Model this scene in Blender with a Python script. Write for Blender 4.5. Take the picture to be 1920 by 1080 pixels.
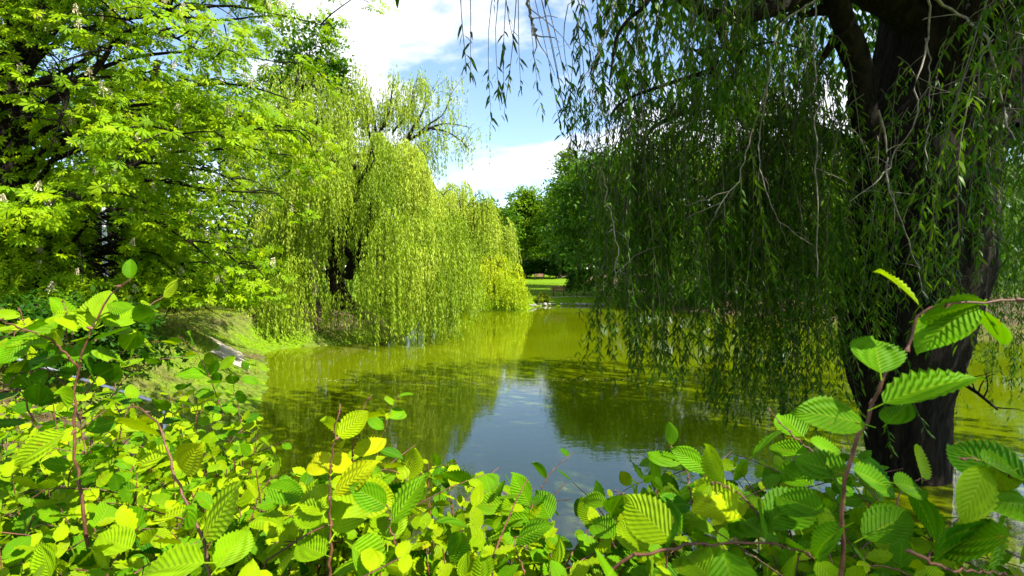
import bpy, math, random
import numpy as np
from mathutils import Vector, Matrix

for o in list(bpy.data.objects):
    bpy.data.objects.remove(o)
R = np.random.default_rng(7)
random.seed(7)
scn = bpy.context.scene
COL = scn.collection

# ------------------------------------------------------------------ camera
CAM = np.array([0.0, 0.0, 3.0])
PITCH = math.atan(35 / 960)
cd = bpy.data.cameras.new('camera')
cd.sensor_width = 36
cd.lens = 18
cd.clip_start = 0.02
cd.clip_end = 3000
cd.dof.use_dof = True
cd.dof.focus_distance = 2.2
cd.dof.aperture_fstop = 9
cam = bpy.data.objects.new('camera', cd)
cam.location = CAM
cam.rotation_euler = (math.pi / 2 - PITCH, 0, 0)
COL.objects.link(cam)
scn.camera = cam
CP, SP = math.cos(PITCH), math.sin(PITCH)


def at(px, py, Y):
    """point of the place at forward distance Y seen at photo pixel px, py"""
    cx, cy = (px - 960) / 960, (540 - py) / 960
    d = np.array([cx, CP + cy * SP, -SP + cy * CP])
    return CAM + d * (Y / d[1])


def proj(P):
    P = np.atleast_2d(P) - CAM
    f = P[:, 1] * CP - P[:, 2] * SP
    u = P[:, 1] * SP + P[:, 2] * CP
    f = np.where(np.abs(f) < 1e-4, 1e-4, f)
    return 960 + 960 * P[:, 0] / f, 540 - 960 * u / f, f


# ------------------------------------------------------------------ sky, sun, exposure
SUN_EL = math.radians(52)
SUN_AZ = math.radians(120)                    # from +Y (ahead) clockwise: right and a little behind
S = np.array([math.sin(SUN_AZ) * math.cos(SUN_EL), math.cos(SUN_AZ) * math.cos(SUN_EL), math.sin(SUN_EL)])
world = bpy.data.worlds.new('World')
scn.world = world
world.use_nodes = True
wn, wl = world.node_tree.nodes, world.node_tree.links
wn.clear()
wout = wn.new('ShaderNodeOutputWorld')
bg = wn.new('ShaderNodeBackground')
bg.inputs['Strength'].default_value = 0.12
sky = wn.new('ShaderNodeTexSky')
sky.sky_type = 'NISHITA'
sky.sun_disc = False
sky.sun_elevation = SUN_EL
sky.sun_rotation = SUN_AZ
sky.air_density = 1.1
sky.dust_density = 0.15
sky.altitude = 600
sky.ozone_density = 1.6
tc = wn.new('ShaderNodeTexCoord')
sep = wn.new('ShaderNodeSeparateXYZ')
wl.new(tc.outputs['Generated'], sep.inputs[0])


def wmath(op, a, b=None):
    n = wn.new('ShaderNodeMath')
    n.operation = op
    for i, v in enumerate((a, b)):
        if v is None:
            continue
        if isinstance(v, (int, float)):
            n.inputs[i].default_value = v
        else:
            wl.new(v, n.inputs[i])
    return n.outputs[0]


CLOUD_OFF = (9.0, 4.6, 12.5)
mp = wn.new('ShaderNodeMapping')
mp.inputs['Location'].default_value = CLOUD_OFF
mp.inputs['Scale'].default_value = (1.0, 1.0, 2.1)
mp.inputs['Rotation'].default_value = (0, 0, math.radians(6))
wl.new(tc.outputs['Generated'], mp.inputs[0])
cn = wn.new('ShaderNodeTexNoise')
cn.inputs['Scale'].default_value = 2.6
cn.inputs['Detail'].default_value = 7
cn.inputs['Roughness'].default_value = 0.55
cn.inputs['Distortion'].default_value = 0.2
wl.new(mp.outputs[0], cn.inputs['Vector'])
cr = wn.new('ShaderNodeValToRGB')
cr.color_ramp.elements[0].position = 0.495
cr.color_ramp.elements[0].color = (0, 0, 0, 1)
cr.color_ramp.elements[1].position = 0.60
cr.color_ramp.elements[1].color = (1, 1, 1, 1)
wl.new(cn.outputs[0], cr.inputs[0])
cmix = wn.new('ShaderNodeMixRGB')
cmix.inputs[2].default_value = (4.9, 5.0, 5.2, 1)
wl.new(wmath('MULTIPLY', cr.outputs[0], wmath('GREATER_THAN', sep.outputs[2], 0.0)), cmix.inputs[0])
wl.new(sky.outputs[0], cmix.inputs[1])
wl.new(cmix.outputs[0], bg.inputs['Color'])
wl.new(bg.outputs[0], wout.inputs[0])

sl = bpy.data.lights.new('sun', 'SUN')
sl.energy = 5.0
sl.angle = math.radians(0.53)
sl.color = (1.0, 0.955, 0.87)
sun = bpy.data.objects.new('sun', sl)
sun.rotation_euler = Vector(S).to_track_quat('Z', 'Y').to_euler()
sun.location = (20, -15, 40)
COL.objects.link(sun)

scn.view_settings.view_transform = 'Standard'
scn.view_settings.look = 'None'
scn.view_settings.exposure = 1.35
scn.view_settings.gamma = 1
scn.render.engine = 'CYCLES'
scn.cycles.use_denoising = True
scn.cycles.max_bounces = 7
scn.cycles.diffuse_bounces = 3
scn.cycles.glossy_bounces = 3
scn.cycles.transmission_bounces = 4
scn.cycles.transparent_max_bounces = 4
scn.cycles.caustics_reflective = False
scn.cycles.caustics_refractive = False


# ------------------------------------------------------------------ materials
def new_mat(name):
    m = bpy.data.materials.new(name)
    m.use_nodes = True
    nt = m.node_tree
    nt.nodes.clear()
    out = nt.nodes.new('ShaderNodeOutputMaterial')
    return m, nt.nodes, nt.links, out


def ramp(nodes, stops):
    r = nodes.new('ShaderNodeValToRGB')
    e = r.color_ramp.elements
    while len(e) < len(stops):
        e.new(0.5)
    for i, (p, c) in enumerate(stops):
        e[i].position = p
        e[i].color = (*c, 1)
    return r


def leaf_material(name, stops, trans=0.4, tcol=(1.35, 1.25, 0.5), rough=0.45, spec=0.35, veins=False, scale=3.0, backdark=1.0):
    """stops: colour ramp along the per-leaf 'tint' (mesh attribute or object property)"""
    m, N, L, out = new_mat(name)
    a = N.new('ShaderNodeAttribute')
    a.attribute_name = 'tint'
    a2 = N.new('ShaderNodeAttribute')
    a2.attribute_type = 'OBJECT'
    a2.attribute_name = 'tint'
    add = N.new('ShaderNodeMath')
    add.operation = 'ADD'
    L.new(a.outputs['Fac'], add.inputs[0])
    L.new(a2.outputs['Fac'], add.inputs[1])
    r = ramp(N, stops)
    L.new(add.outputs[0], r.inputs[0])
    col = r.outputs[0]
    no = N.new('ShaderNodeTexNoise')
    no.inputs['Scale'].default_value = scale
    no.inputs['Detail'].default_value = 3
    g = N.new('ShaderNodeNewGeometry')
    L.new(g.outputs['Position'], no.inputs['Vector'])
    mr = N.new('ShaderNodeMapRange')
    mr.inputs[1].default_value = 0.3
    mr.inputs[2].default_value = 0.7
    mr.inputs[3].default_value = 0.78
    mr.inputs[4].default_value = 1.18
    L.new(no.outputs[0], mr.inputs[0])
    mul = N.new('ShaderNodeMixRGB')
    mul.blend_type = 'MULTIPLY'
    mul.inputs[0].default_value = 1
    L.new(col, mul.inputs[1])
    L.new(mr.outputs[0], mul.inputs[2])
    col = mul.outputs[0]
    if veins:
        n3 = N.new('ShaderNodeTexNoise')
        n3.inputs['Scale'].default_value = 55
        n3.inputs['Detail'].default_value = 4
        L.new(g.outputs['Position'], n3.inputs['Vector'])
        sp_ = N.new('ShaderNodeMapRange')
        sp_.inputs[1].default_value = 0.66
        sp_.inputs[2].default_value = 0.74
        sp_.inputs[4].default_value = 0.7
        L.new(n3.outputs[0], sp_.inputs[0])
        bl = N.new('ShaderNodeMixRGB')
        bl.inputs[2].default_value = (0.22, 0.15, 0.012, 1)
        L.new(sp_.outputs[0], bl.inputs[0])
        L.new(col, bl.inputs[1])
        col = bl.outputs[0]
    pb = N.new('ShaderNodeBsdfPrincipled')
    pb.inputs['Roughness'].default_value = rough
    pb.inputs['Specular IOR Level'].default_value = spec
    tr = N.new('ShaderNodeBsdfTranslucent')
    if veins:
        uv = N.new('ShaderNodeUVMap')
        uv.uv_map = 'UVMap'
        sp = N.new('ShaderNodeSeparateXYZ')
        L.new(uv.outputs[0], sp.inputs[0])

        def M(op, x, y=None):
            n = N.new('ShaderNodeMath')
            n.operation = op
            for i, v in enumerate((x, y)):
                if v is None:
                    continue
                if isinstance(v, (int, float)):
                    n.inputs[i].default_value = v
                else:
                    L.new(v, n.inputs[i])
            return n.outputs[0]
        au = M('ABSOLUTE', sp.outputs[0])
        ph = M('SUBTRACT', M('MULTIPLY', sp.outputs[1], 11.0), M('MULTIPLY', au, 2.2))
        wv = M('SINE', M('MULTIPLY', ph, 2 * math.pi))
        w01 = M('ADD', M('MULTIPLY', wv, 0.5), 0.5)
        line = M('POWER', w01, 6.0)
        mid = M('LESS_THAN', au, 0.045)
        vein = M('MAXIMUM', M('MULTIPLY', line, 0.55), mid)
        vm = N.new('ShaderNodeMixRGB')
        vm.blend_type = 'MIX'
        L.new(M('MULTIPLY', vein, 0.36), vm.inputs[0])
        L.new(col, vm.inputs[1])
        vm.inputs[2].default_value = (0.30, 0.40, 0.012, 1)
        col = vm.outputs[0]
        bp = N.new('ShaderNodeBump')
        bp.inputs['Strength'].default_value = 0.55
        bp.inputs['Distance'].default_value = 0.0022
        L.new(w01, bp.inputs['Height'])
        L.new(bp.outputs[0], pb.inputs['Normal'])
    L.new(col, pb.inputs['Base Color'])
    tm = N.new('ShaderNodeMixRGB')
    tm.blend_type = 'MULTIPLY'
    tm.inputs[0].default_value = 1
    tm.inputs[2].default_value = (*tcol, 1)
    L.new(col, tm.inputs[1])
    L.new(tm.outputs[0], tr.inputs['Color'])
    mx = N.new('ShaderNodeMixShader')
    mx.inputs[0].default_value = trans
    L.new(pb.outputs[0], mx.inputs[1])
    L.new(tr.outputs[0], mx.inputs[2])
    L.new(mx.outputs[0], out.inputs[0])
    return m


def bark_material(name, c0, c1, scale=6.0, bump=0.6, stretch=0.18):
    m, N, L, out = new_mat(name)
    t = N.new('ShaderNodeTexCoord')
    mpn = N.new('ShaderNodeMapping')
    mpn.inputs['Scale'].default_value = (1, 1, stretch)
    L.new(t.outputs['Object'], mpn.inputs[0])
    no = N.new('ShaderNodeTexNoise')
    no.inputs['Scale'].default_value = scale
    no.inputs['Detail'].default_value = 6
    no.inputs['Roughness'].default_value = 0.65
    no.inputs['Distortion'].default_value = 1.2
    L.new(mpn.outputs[0], no.inputs['Vector'])
    r = ramp(N, [(0.36, c0), (0.64, c1)])
    L.new(no.outputs[0], r.inputs[0])
    pb = N.new('ShaderNodeBsdfPrincipled')
    pb.inputs['Roughness'].default_value = 0.9
    pb.inputs['Specular IOR Level'].default_value = 0.15
    L.new(r.outputs[0], pb.inputs['Base Color'])
    bp = N.new('ShaderNodeBump')
    bp.inputs['Strength'].default_value = bump
    bp.inputs['Distance'].default_value = 0.14
    L.new(no.outputs[0], bp.inputs['Height'])
    L.new(bp.outputs[0], pb.inputs['Normal'])
    L.new(pb.outputs[0], out.inputs[0])
    return m


def plain_material(name, c0, c1, scale=8.0, rough=0.6, metal=0.0, bump=0.15):
    m, N, L, out = new_mat(name)
    t = N.new('ShaderNodeTexCoord')
    no = N.new('ShaderNodeTexNoise')
    no.inputs['Scale'].default_value = scale
    no.inputs['Detail'].default_value = 5
    L.new(t.outputs['Object'], no.inputs['Vector'])
    r = ramp(N, [(0.35, c0), (0.65, c1)])
    L.new(no.outputs[0], r.inputs[0])
    pb = N.new('ShaderNodeBsdfPrincipled')
    pb.inputs['Roughness'].default_value = rough
    pb.inputs['Metallic'].default_value = metal
    L.new(r.outputs[0], pb.inputs['Base Color'])
    bp = N.new('ShaderNodeBump')
    bp.inputs['Strength'].default_value = bump
    bp.inputs['Distance'].default_value = 0.02
    L.new(no.outputs[0], bp.inputs['Height'])
    L.new(bp.outputs[0], pb.inputs['Normal'])
    L.new(pb.outputs[0], out.inputs[0])
    return m


def ground_material():
    m, N, L, out = new_mat('ground_grass_soil')
    g = N.new('ShaderNodeNewGeometry')
    n1 = N.new('ShaderNodeTexNoise')
    n1.inputs['Scale'].default_value = 0.5
    n1.inputs['Detail'].default_value = 8
    n1.inputs['Roughness'].default_value = 0.7
    L.new(g.outputs['Position'], n1.inputs['Vector'])
    n2 = N.new('ShaderNodeTexNoise')
    n2.inputs['Scale'].default_value = 9
    n2.inputs['Detail'].default_value = 6
    L.new(g.outputs['Position'], n2.inputs['Vector'])
    grass = ramp(N, [(0.3, (0.06, 0.14, 0.003)), (0.7, (0.17, 0.27, 0.004))])
    L.new(n2.outputs[0], grass.inputs[0])
    soil = ramp(N, [(0.3, (0.05, 0.036, 0.018)), (0.7, (0.14, 0.105, 0.055))])
    L.new(n2.outputs[0], soil.inputs[0])
    a = N.new('ShaderNodeAttribute')
    a.attribute_name = 'soil'
    ad = N.new('ShaderNodeMath')
    ad.operation = 'ADD'
    L.new(a.outputs['Fac'], ad.inputs[0])
    mm = N.new('ShaderNodeMath')
    mm.operation = 'MULTIPLY_ADD'
    mm.inputs[1].default_value = 0.9
    mm.inputs[2].default_value = -0.45
    L.new(n1.outputs[0], mm.inputs[0])
    L.new(mm.outputs[0], ad.inputs[1])
    st = N.new('ShaderNodeMapRange')
    st.inputs[1].default_value = 0.4
    st.inputs[2].default_value = 0.62
    L.new(ad.outputs[0], st.inputs[0])
    mx = N.new('ShaderNodeMixRGB')
    L.new(st.outputs[0], mx.inputs[0])
    L.new(grass.outputs[0], mx.inputs[1])
    L.new(soil.outputs[0], mx.inputs[2])
    pb = N.new('ShaderNodeBsdfPrincipled')
    pb.inputs['Roughness'].default_value = 0.95
    pb.inputs['Specular IOR Level'].default_value = 0.1
    L.new(mx.outputs[0], pb.inputs['Base Color'])
    bp = N.new('ShaderNodeBump')
    bp.inputs['Strength'].default_value = 0.7
    bp.inputs['Distance'].default_value = 0.06
    L.new(n2.outputs[0], bp.inputs['Height'])
    L.new(bp.outputs[0], pb.inputs['Normal'])
    L.new(pb.outputs[0], out.inputs[0])
    return m


def water_material():
    m, N, L, out = new_mat('turbid_pond_water')
    g = N.new('ShaderNodeNewGeometry')
    mpn = N.new('ShaderNodeMapping')
    mpn.inputs['Scale'].default_value = (1.0, 1.6, 1.0)
    L.new(g.outputs['Position'], mpn.inputs[0])
    n1 = N.new('ShaderNodeTexNoise')
    n1.inputs['Scale'].default_value = 2.6
    n1.inputs['Detail'].default_value = 4
    n1.inputs['Roughness'].default_value = 0.5
    L.new(mpn.outputs[0], n1.inputs['Vector'])
    n2 = N.new('ShaderNodeTexNoise')          # algae drifting in patches
    n2.inputs['Scale'].default_value = 0.22
    n2.inputs['Detail'].default_value = 5
    L.new(mpn.outputs[0], n2.inputs['Vector'])
    r = ramp(N, [(0.35, (0.082, 0.112, 0.0006)), (0.65, (0.104, 0.134, 0.0008))])
    L.new(n2.outputs[0], r.inputs[0])
    pb = N.new('ShaderNodeBsdfPrincipled')
    pb.inputs['IOR'].default_value = 1.95
    pb.inputs['Roughness'].default_value = 0.025
    L.new(r.outputs[0], pb.inputs['Base Color'])
    bp = N.new('ShaderNodeBump')
    bp.inputs['Strength'].default_value = 0.045
    bp.inputs['Distance'].default_value = 0.05
    L.new(n1.outputs[0], bp.inputs['Height'])
    L.new(bp.outputs[0], pb.inputs['Normal'])
    L.new(pb.outputs[0], out.inputs[0])
    return m


M_HORN = leaf_material('hornbeam_leaf', [(0.0, (0.020, 0.125, 0.002)), (0.45, (0.105, 0.27, 0.002)), (0.8, (0.31, 0.43, 0.002)), (1.0, (0.46, 0.45, 0.003))], trans=0.33, tcol=(1.35, 1.35, 0.2), rough=0.48, spec=0.08, veins=True, scale=25)
M_CHEST = leaf_material('chestnut_leaf', [(0.0, (0.08, 0.19, 0.002)), (0.5, (0.22, 0.37, 0.002)), (1.0, (0.37, 0.47, 0.004))], trans=0.42, tcol=(1.3, 1.25, 0.2), rough=0.5, spec=0.12, scale=2)
M_WILL = leaf_material('pale_willow_leaf', [(0.0, (0.12, 0.21, 0.008)), (0.5, (0.29, 0.40, 0.022)), (1.0, (0.50, 0.57, 0.075))], trans=0.40, tcol=(1.25, 1.2, 0.35), rough=0.5, spec=0.12, scale=1.5)
M_WILLB = leaf_material('lime_willow_leaf', [(0.0, (0.16, 0.26, 0.004)), (0.5, (0.33, 0.46, 0.008)), (1.0, (0.50, 0.57, 0.02))], trans=0.40, tcol=(1.25, 1.2, 0.3), rough=0.5, spec=0.12, scale=1.5)
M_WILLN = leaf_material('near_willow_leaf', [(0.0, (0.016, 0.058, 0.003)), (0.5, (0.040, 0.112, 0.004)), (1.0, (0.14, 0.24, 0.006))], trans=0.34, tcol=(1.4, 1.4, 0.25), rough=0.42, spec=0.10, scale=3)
M_TREE = leaf_material('park_tree_leaf', [(0.0, (0.020, 0.075, 0.002)), (0.5, (0.065, 0.165, 0.003)), (1.0, (0.17, 0.28, 0.004))], trans=0.35, tcol=(1.35, 1.3, 0.2), rough=0.5, spec=0.12, scale=0.8)
M_SHRUB = leaf_material('yellow_shrub_leaf', [(0.0, (0.07, 0.14, 0.003)), (0.5, (0.19, 0.25, 0.004)), (1.0, (0.33, 0.35, 0.006))], trans=0.35, tcol=(1.3, 1.25, 0.25), rough=0.5, spec=0.12, scale=1)
M_GRASS = leaf_material('grass_blade', [(0.0, (0.07, 0.17, 0.003)), (0.5, (0.18, 0.28, 0.004)), (1.0, (0.33, 0.34, 0.03))], trans=0.3, tcol=(1.25, 1.2, 0.3), rough=0.6, spec=0.1, scale=1)
M_TURF = leaf_material('dry_turf_blade', [(0.0, (0.075, 0.12, 0.006)), (0.5, (0.17, 0.19, 0.014)), (1.0, (0.33, 0.29, 0.07))], trans=0.25, tcol=(1.2, 1.15, 0.4), rough=0.7, spec=0.08, scale=1)
M_BARKD = bark_material('dark_willow_bark', (0.005, 0.004, 0.0025), (0.030, 0.022, 0.015), 7.0, 1.0)
M_BARK = bark_material('grey_brown_bark', (0.035, 0.025, 0.017), (0.12, 0.09, 0.062), 5.0, 0.8)
M_TWIG = plain_material('red_brown_twig', (0.07, 0.022, 0.010), (0.17, 0.065, 0.03), 60, 0.6)
M_TWIGG = plain_material('olive_willow_twig', (0.045, 0.042, 0.014), (0.12, 0.105, 0.04), 20, 0.6)
M_TWIGP = plain_material('grey_bare_twig', (0.12, 0.10, 0.07), (0.27, 0.235, 0.175), 20, 0.7)
M_BLOS = plain_material('cream_blossom', (0.50, 0.42, 0.24), (0.72, 0.64, 0.44), 30, 0.7)
M_STONE = plain_material('shore_stone', (0.14, 0.125, 0.10), (0.34, 0.31, 0.26), 5, 0.9, 0, 0.6)
M_PATH = plain_material('sandy_path', (0.27, 0.22, 0.15), (0.46, 0.39, 0.29), 3, 0.95, 0, 0.5)
M_WHITE = plain_material('white_painted_metal', (0.62, 0.66, 0.70), (0.76, 0.79, 0.82), 4, 0.45, 0, 0.05)
M_GALV = plain_material('galvanised_metal', (0.36, 0.37, 0.39), (0.52, 0.53, 0.55), 12, 0.4, 0.6, 0.05)
M_WOOD = plain_material('red_brown_wood', (0.14, 0.05, 0.03), (0.28, 0.12, 0.08), 10, 0.7)
M_DWOOD = plain_material('dark_fence_wood', (0.05, 0.03, 0.035), (0.11, 0.075, 0.075), 10, 0.8)


# ------------------------------------------------------------------ mesh helpers
def norm(v):
    v = np.asarray(v, float)
    return v / np.maximum(np.linalg.norm(v, axis=-1, keepdims=True), 1e-9)


def make_mesh(name, V, F, mat, tint=None, uv=None, smooth=False, attrs=None):
    """F: int array (n,3) or (n,4)"""
    V = np.ascontiguousarray(V, np.float32)
    F = np.ascontiguousarray(F, np.int32)
    me = bpy.data.meshes.new(name)
    k = F.shape[1]
    me.vertices.add(len(V))
    me.vertices.foreach_set('co', V.ravel())
    me.loops.add(F.size)
    me.loops.foreach_set('vertex_index', F.ravel())
    me.polygons.add(len(F))
    me.polygons.foreach_set('loop_start', np.arange(0, F.size, k, dtype=np.int32))
    me.polygons.foreach_set('loop_total', np.full(len(F), k, np.int32))
    if smooth:
        me.polygons.foreach_set('use_smooth', np.ones(len(F), bool))
    if uv is not None:
        lay = me.uv_layers.new(name='UVMap')
        lay.data.foreach_set('uv', np.ascontiguousarray(uv[F.ravel()], np.float32).ravel())
    if tint is not None:
        a = me.attributes.new('tint', 'FLOAT', 'POINT')
        a.data.foreach_set('value', np.ascontiguousarray(tint, np.float32))
    for kk, vv in (attrs or {}).items():
        a = me.attributes.new(kk, 'FLOAT', 'POINT')
        a.data.foreach_set('value', np.ascontiguousarray(vv, np.float32))
    me.update(calc_edges=True)
    me.materials.append(mat)
    return me


def link(name, me, parent=None, loc=None, **props):
    o = bpy.data.objects.new(name, me)
    COL.objects.link(o)
    if parent is not None:
        o.parent = parent
    if loc is not None:
        o.location = loc
    for k, v in props.items():
        o[k] = v
    return o


def thing(name, loc, label, cat, group=None):
    o = bpy.data.objects.new(name, None)
    o.empty_display_size = 0.3
    o.location = loc
    o['label'] = label
    o['category'] = cat
    if group:
        o['group'] = group
    COL.objects.link(o)
    return o


class Geo:
    """collects triangles"""
    def __init__(s):
        s.V, s.F, s.T, s.U, s.n = [], [], [], [], 0

    def add(s, V, F, tint=None, uv=None):
        V = np.asarray(V, float)
        F = np.asarray(F, int)
        if F.shape[1] == 4:
            F = np.vstack([F[:, [0, 1, 2]], F[:, [0, 2, 3]]])
        s.V.append(V)
        s.F.append(F + s.n)
        s.T.append(np.zeros(len(V)) if tint is None else np.broadcast_to(tint, (len(V),)))
        s.U.append(np.zeros((len(V), 2)) if uv is None else uv)
        s.n += len(V)

    def mesh(s, name, mat, origin=(0, 0, 0), uv=False, smooth=False):
        V = np.vstack(s.V) - np.asarray(origin)
        return make_mesh(name, V, np.vstack(s.F), mat, np.concatenate(s.T), np.vstack(s.U) if uv else None, smooth)


def scatter(tv, tf, O, D, Nn, size, width=None):
    """copies of a template leaf (length +Y, normal +Z): O origins, D directions, Nn rough normals, size lengths"""
    O = np.asarray(O, float)
    Y = norm(D)
    X = norm(np.cross(Y, Nn))
    Z = np.cross(X, Y)
    size = np.broadcast_to(size, (len(O),))[:, None, None]
    w = size if width is None else np.broadcast_to(width, (len(O),))[:, None, None]
    V = O[:, None, :] + w * tv[None, :, 0:1] * X[:, None, :] + size * tv[None, :, 1:2] * Y[:, None, :] + size * tv[None, :, 2:3] * Z[:, None, :]
    F = tf[None, :, :] + (np.arange(len(O)) * len(tv))[:, None, None]
    return V.reshape(-1, 3), F.reshape(-1, tf.shape[1])


def tube(pts, radii, sides=6, cap=True, wob=0.0):
    P = np.asarray(pts, float)
    n = len(P)
    rad = np.broadcast_to(radii, (n,)).astype(float)
    T = norm(np.gradient(P, axis=0))
    up = np.array([0.13, 0.21, 1.0])
    if abs(T[0] @ norm(up)) > 0.9:
        up = np.array([1.0, 0.2, 0.1])
    A = norm(np.cross(T, up))
    B = np.cross(T, A)
    ang = np.linspace(0, 2 * np.pi, sides, endpoint=False)
    rr = rad[:, None] * (1 + (wob * R.standard_normal((n, sides)) if wob else 0))
    V = P[:, None, :] + rr[:, :, None] * (np.cos(ang)[None, :, None] * A[:, None, :] + np.sin(ang)[None, :, None] * B[:, None, :])
    F = []
    for i in range(n - 1):
        for j in range(sides):
            k = (j + 1) % sides
            F.append((i * sides + j, i * sides + k, (i + 1) * sides + k, (i + 1) * sides + j))
    V = V.reshape(-1, 3)
    if cap:
        V = np.vstack([V, P[-1:] + T[-1] * rad[-1] * 0.6])
        t = len(V) - 1
        for j in range(sides):
            F.append(((n - 1) * sides + j, (n - 1) * sides + (j + 1) % sides, t, t))
    return V, np.array(F)


def smooth_path(pts, n):
    P = np.asarray(pts, float)
    t = np.r_[0, np.cumsum(np.linalg.norm(np.diff(P, axis=0), axis=1))]
    tt = np.linspace(0, t[-1], n)
    out = np.zeros((n, 3))
    m = np.gradient(P, t, axis=0)
    idx = np.clip(np.searchsorted(t, tt, side='right') - 1, 0, len(P) - 2)
    h = (t[idx + 1] - t[idx])
    s = ((tt - t[idx]) / h)[:, None]
    h = h[:, None]
    return ((2 * s**3 - 3 * s**2 + 1) * P[idx] + (s**3 - 2 * s**2 + s) * h * m[idx] + (-2 * s**3 + 3 * s**2) * P[idx + 1] + (s**3 - s**2) * h * m[idx + 1])


def box(cx, cy, cz, sx, sy, sz):
    V = np.array([(x, y, z) for z in (-1, 1) for y in (-1, 1) for x in (-1, 1)], float) * [sx / 2, sy / 2, sz / 2] + [cx, cy, cz]
    F = np.array([(0, 2, 3, 1), (4, 5, 7, 6), (0, 1, 5, 4), (2, 6, 7, 3), (0, 4, 6, 2), (1, 3, 7, 5)])
    return V, F


def rock(seed, n=2):
    rr = np.random.default_rng(seed)
    import bmesh
    bm = bmesh.new()
    bmesh.ops.create_icosphere(bm, subdivisions=n, radius=1)
    V = np.array([v.co for v in bm.verts])
    F = np.array([[v.index for v in f.verts] for f in bm.faces])
    bm.free()
    for _ in range(7):
        d = norm(rr.standard_normal(3))
        c = rr.uniform(0.55, 0.85)
        k = V @ d
        V = V - np.where(k > c, k - c, 0)[:, None] * d
    return V, F


# ------------------------------------------------------------------ terrain and pond
SHORE = np.array([(-9.0, 18.3), (-7.5, 15.5), (-6.1, 12.5), (-5.3, 10), (-4.6, 7.5), (-3.6, 5.4), (-1, 4.3), (2, 3.9), (6, 3.8), (12, 4.0), (20, 5), (30, 7),
                  (37, 12), (35, 20), (28, 26), (20, 30.5), (15, 33.5), (11.5, 38), (9, 41.6), (5, 42.4), (2.2, 42.2), (1.6, 40), (1.2, 38.2), (-1, 37.4), (-3.8, 37.3),
                  (-5.2, 35), (-5.6, 30), (-5.0, 25.5), (-4.7, 22.6), (-6, 21), (-7.5, 20), (-8.9, 19.3)], float)


def shore_dist(x, y):
    """positive on land"""
    x = np.asarray(x, float)
    y = np.asarray(y, float)
    d = np.full(x.shape, 1e9)
    ins = np.zeros(x.shape, bool)
    n = len(SHORE)
    for i in range(n):
        ax, ay = SHORE[i]
        bx, by = SHORE[(i + 1) % n]
        ex, ey = bx - ax, by - ay
        t = np.clip(((x - ax) * ex + (y - ay) * ey) / (ex * ex + ey * ey), 0, 1)
        d = np.minimum(d, np.hypot(x - ax - t * ex, y - ay - t * ey))
        c = ((ay > y) != (by > y)) & (x < (bx - ax) * (y - ay) / (by - ay + 1e-12) + ax)
        ins ^= c
    return np.where(ins, -d, d)


def sstep(a, b, x):
    t = np.clip((x - a) / (b - a), 0, 1)
    return t * t * (3 - 2 * t)


def ground_z(x, y):
    x = np.asarray(x, float)
    y = np.asarray(y, float)
    sd = shore_dist(x, y)
    B = 1.35 + 0 * x
    far = sstep(30, 40, y)
    B = B * (1 - far) + (0.62 + np.clip(y - 44, 0, 60) * 0.021) * far
    w = 4.2 * (1 - far) + 1.0 * far
    w = np.where((y < 6) & (x > -3), 2.0, w)
    w = np.where((x < -4) & (y < 21), 2.6, w)
    bumps = 0.05 * np.sin(x * 1.3 + 0.7 * np.sin(y * 0.9)) * np.cos(y * 1.1 + x * 0.4)
    z = 0.06 + (B - 0.06) * sstep(0, w, sd) + bumps * sstep(0.3, 2, sd)
    zi = -np.clip(-sd * 0.5, 0.0, 0.9)
    return np.where(sd > 0, np.maximum(z, 0.02 + np.minimum(sd, 1) * 0.05), 0.06 + np.where(sd > -0.25, sd * 0.5, zi - 0.0))


def grid_axis(a, b, step, far):
    core = np.arange(a, b + 1e-6, step)
    g = [step]
    lo, hi = [], []
    p = a
    s = step
    while p > -far:
        s *= 1.35
        p -= s
        lo.append(p)
    p = b
    s = step
    while p < far:
        s *= 1.35
        p += s
        hi.append(p)
    return np.r_[lo[::-1], core, hi]


gx = grid_axis(-26, 42, 0.55, 900)
gy = grid_axis(-4, 50, 0.55, 900)
XX, YY = np.meshgrid(gx, gy)
ZZ = ground_z(XX, YY)
nx, ny = len(gx), len(gy)
Vg = np.stack([XX.ravel(), YY.ravel(), ZZ.ravel()], 1)
ii = np.arange(nx * ny).reshape(ny, nx)
Fg = np.stack([ii[:-1, :-1].ravel(), ii[:-1, 1:].ravel(), ii[1:, 1:].ravel(), ii[1:, :-1].ravel()], 1)
sdv = shore_dist(Vg[:, 0], Vg[:, 1])
soil = 0.45 * np.clip(1 - (sdv - 0.05) / 0.5, 0, 1)
soil = np.maximum(soil, 0.9 * np.exp(-((Vg[:, 0] + 14) ** 2 + (Vg[:, 1] - 12) ** 2) / 40))
soil = np.maximum(soil, 0.8 * ((Vg[:, 1] < 7) & (Vg[:, 0] < 3)))
soil = np.maximum(soil, 0.85 * np.exp(-((Vg[:, 0] + 9) ** 2 + (Vg[:, 1] - 24) ** 2) / 20))
soil = np.maximum(soil, 0.46 * ((Vg[:, 0] < -4) & (Vg[:, 1] < 24)))
soil = np.where((Vg[:, 1] > 43), 0.0, soil)
soil = np.where((Vg[:, 0] > 9) & (Vg[:, 1] > 20), 0.7, soil)
link('ground', make_mesh('ground', Vg, Fg, ground_material(), smooth=True, attrs={'soil': soil}), kind='structure')

wv = np.array([(-12, 2.6, 0), (40, 2.6, 0), (40, 44.5, 0), (-12, 44.5, 0)], float)
link('pond_water', make_mesh('pond_water', wv, np.array([(0, 1, 2, 3)]), water_material()), kind='structure')


from mathutils.bvhtree import BVHTree
GROUND_BVH = BVHTree.FromPolygons([tuple(v) for v in Vg], [tuple(int(k) for k in f) for f in Fg])


def on_ground(x, y):
    h = GROUND_BVH.ray_cast(Vector((float(x), float(y), 20.0)), Vector((0, 0, -1)))
    return h[0].z


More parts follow.
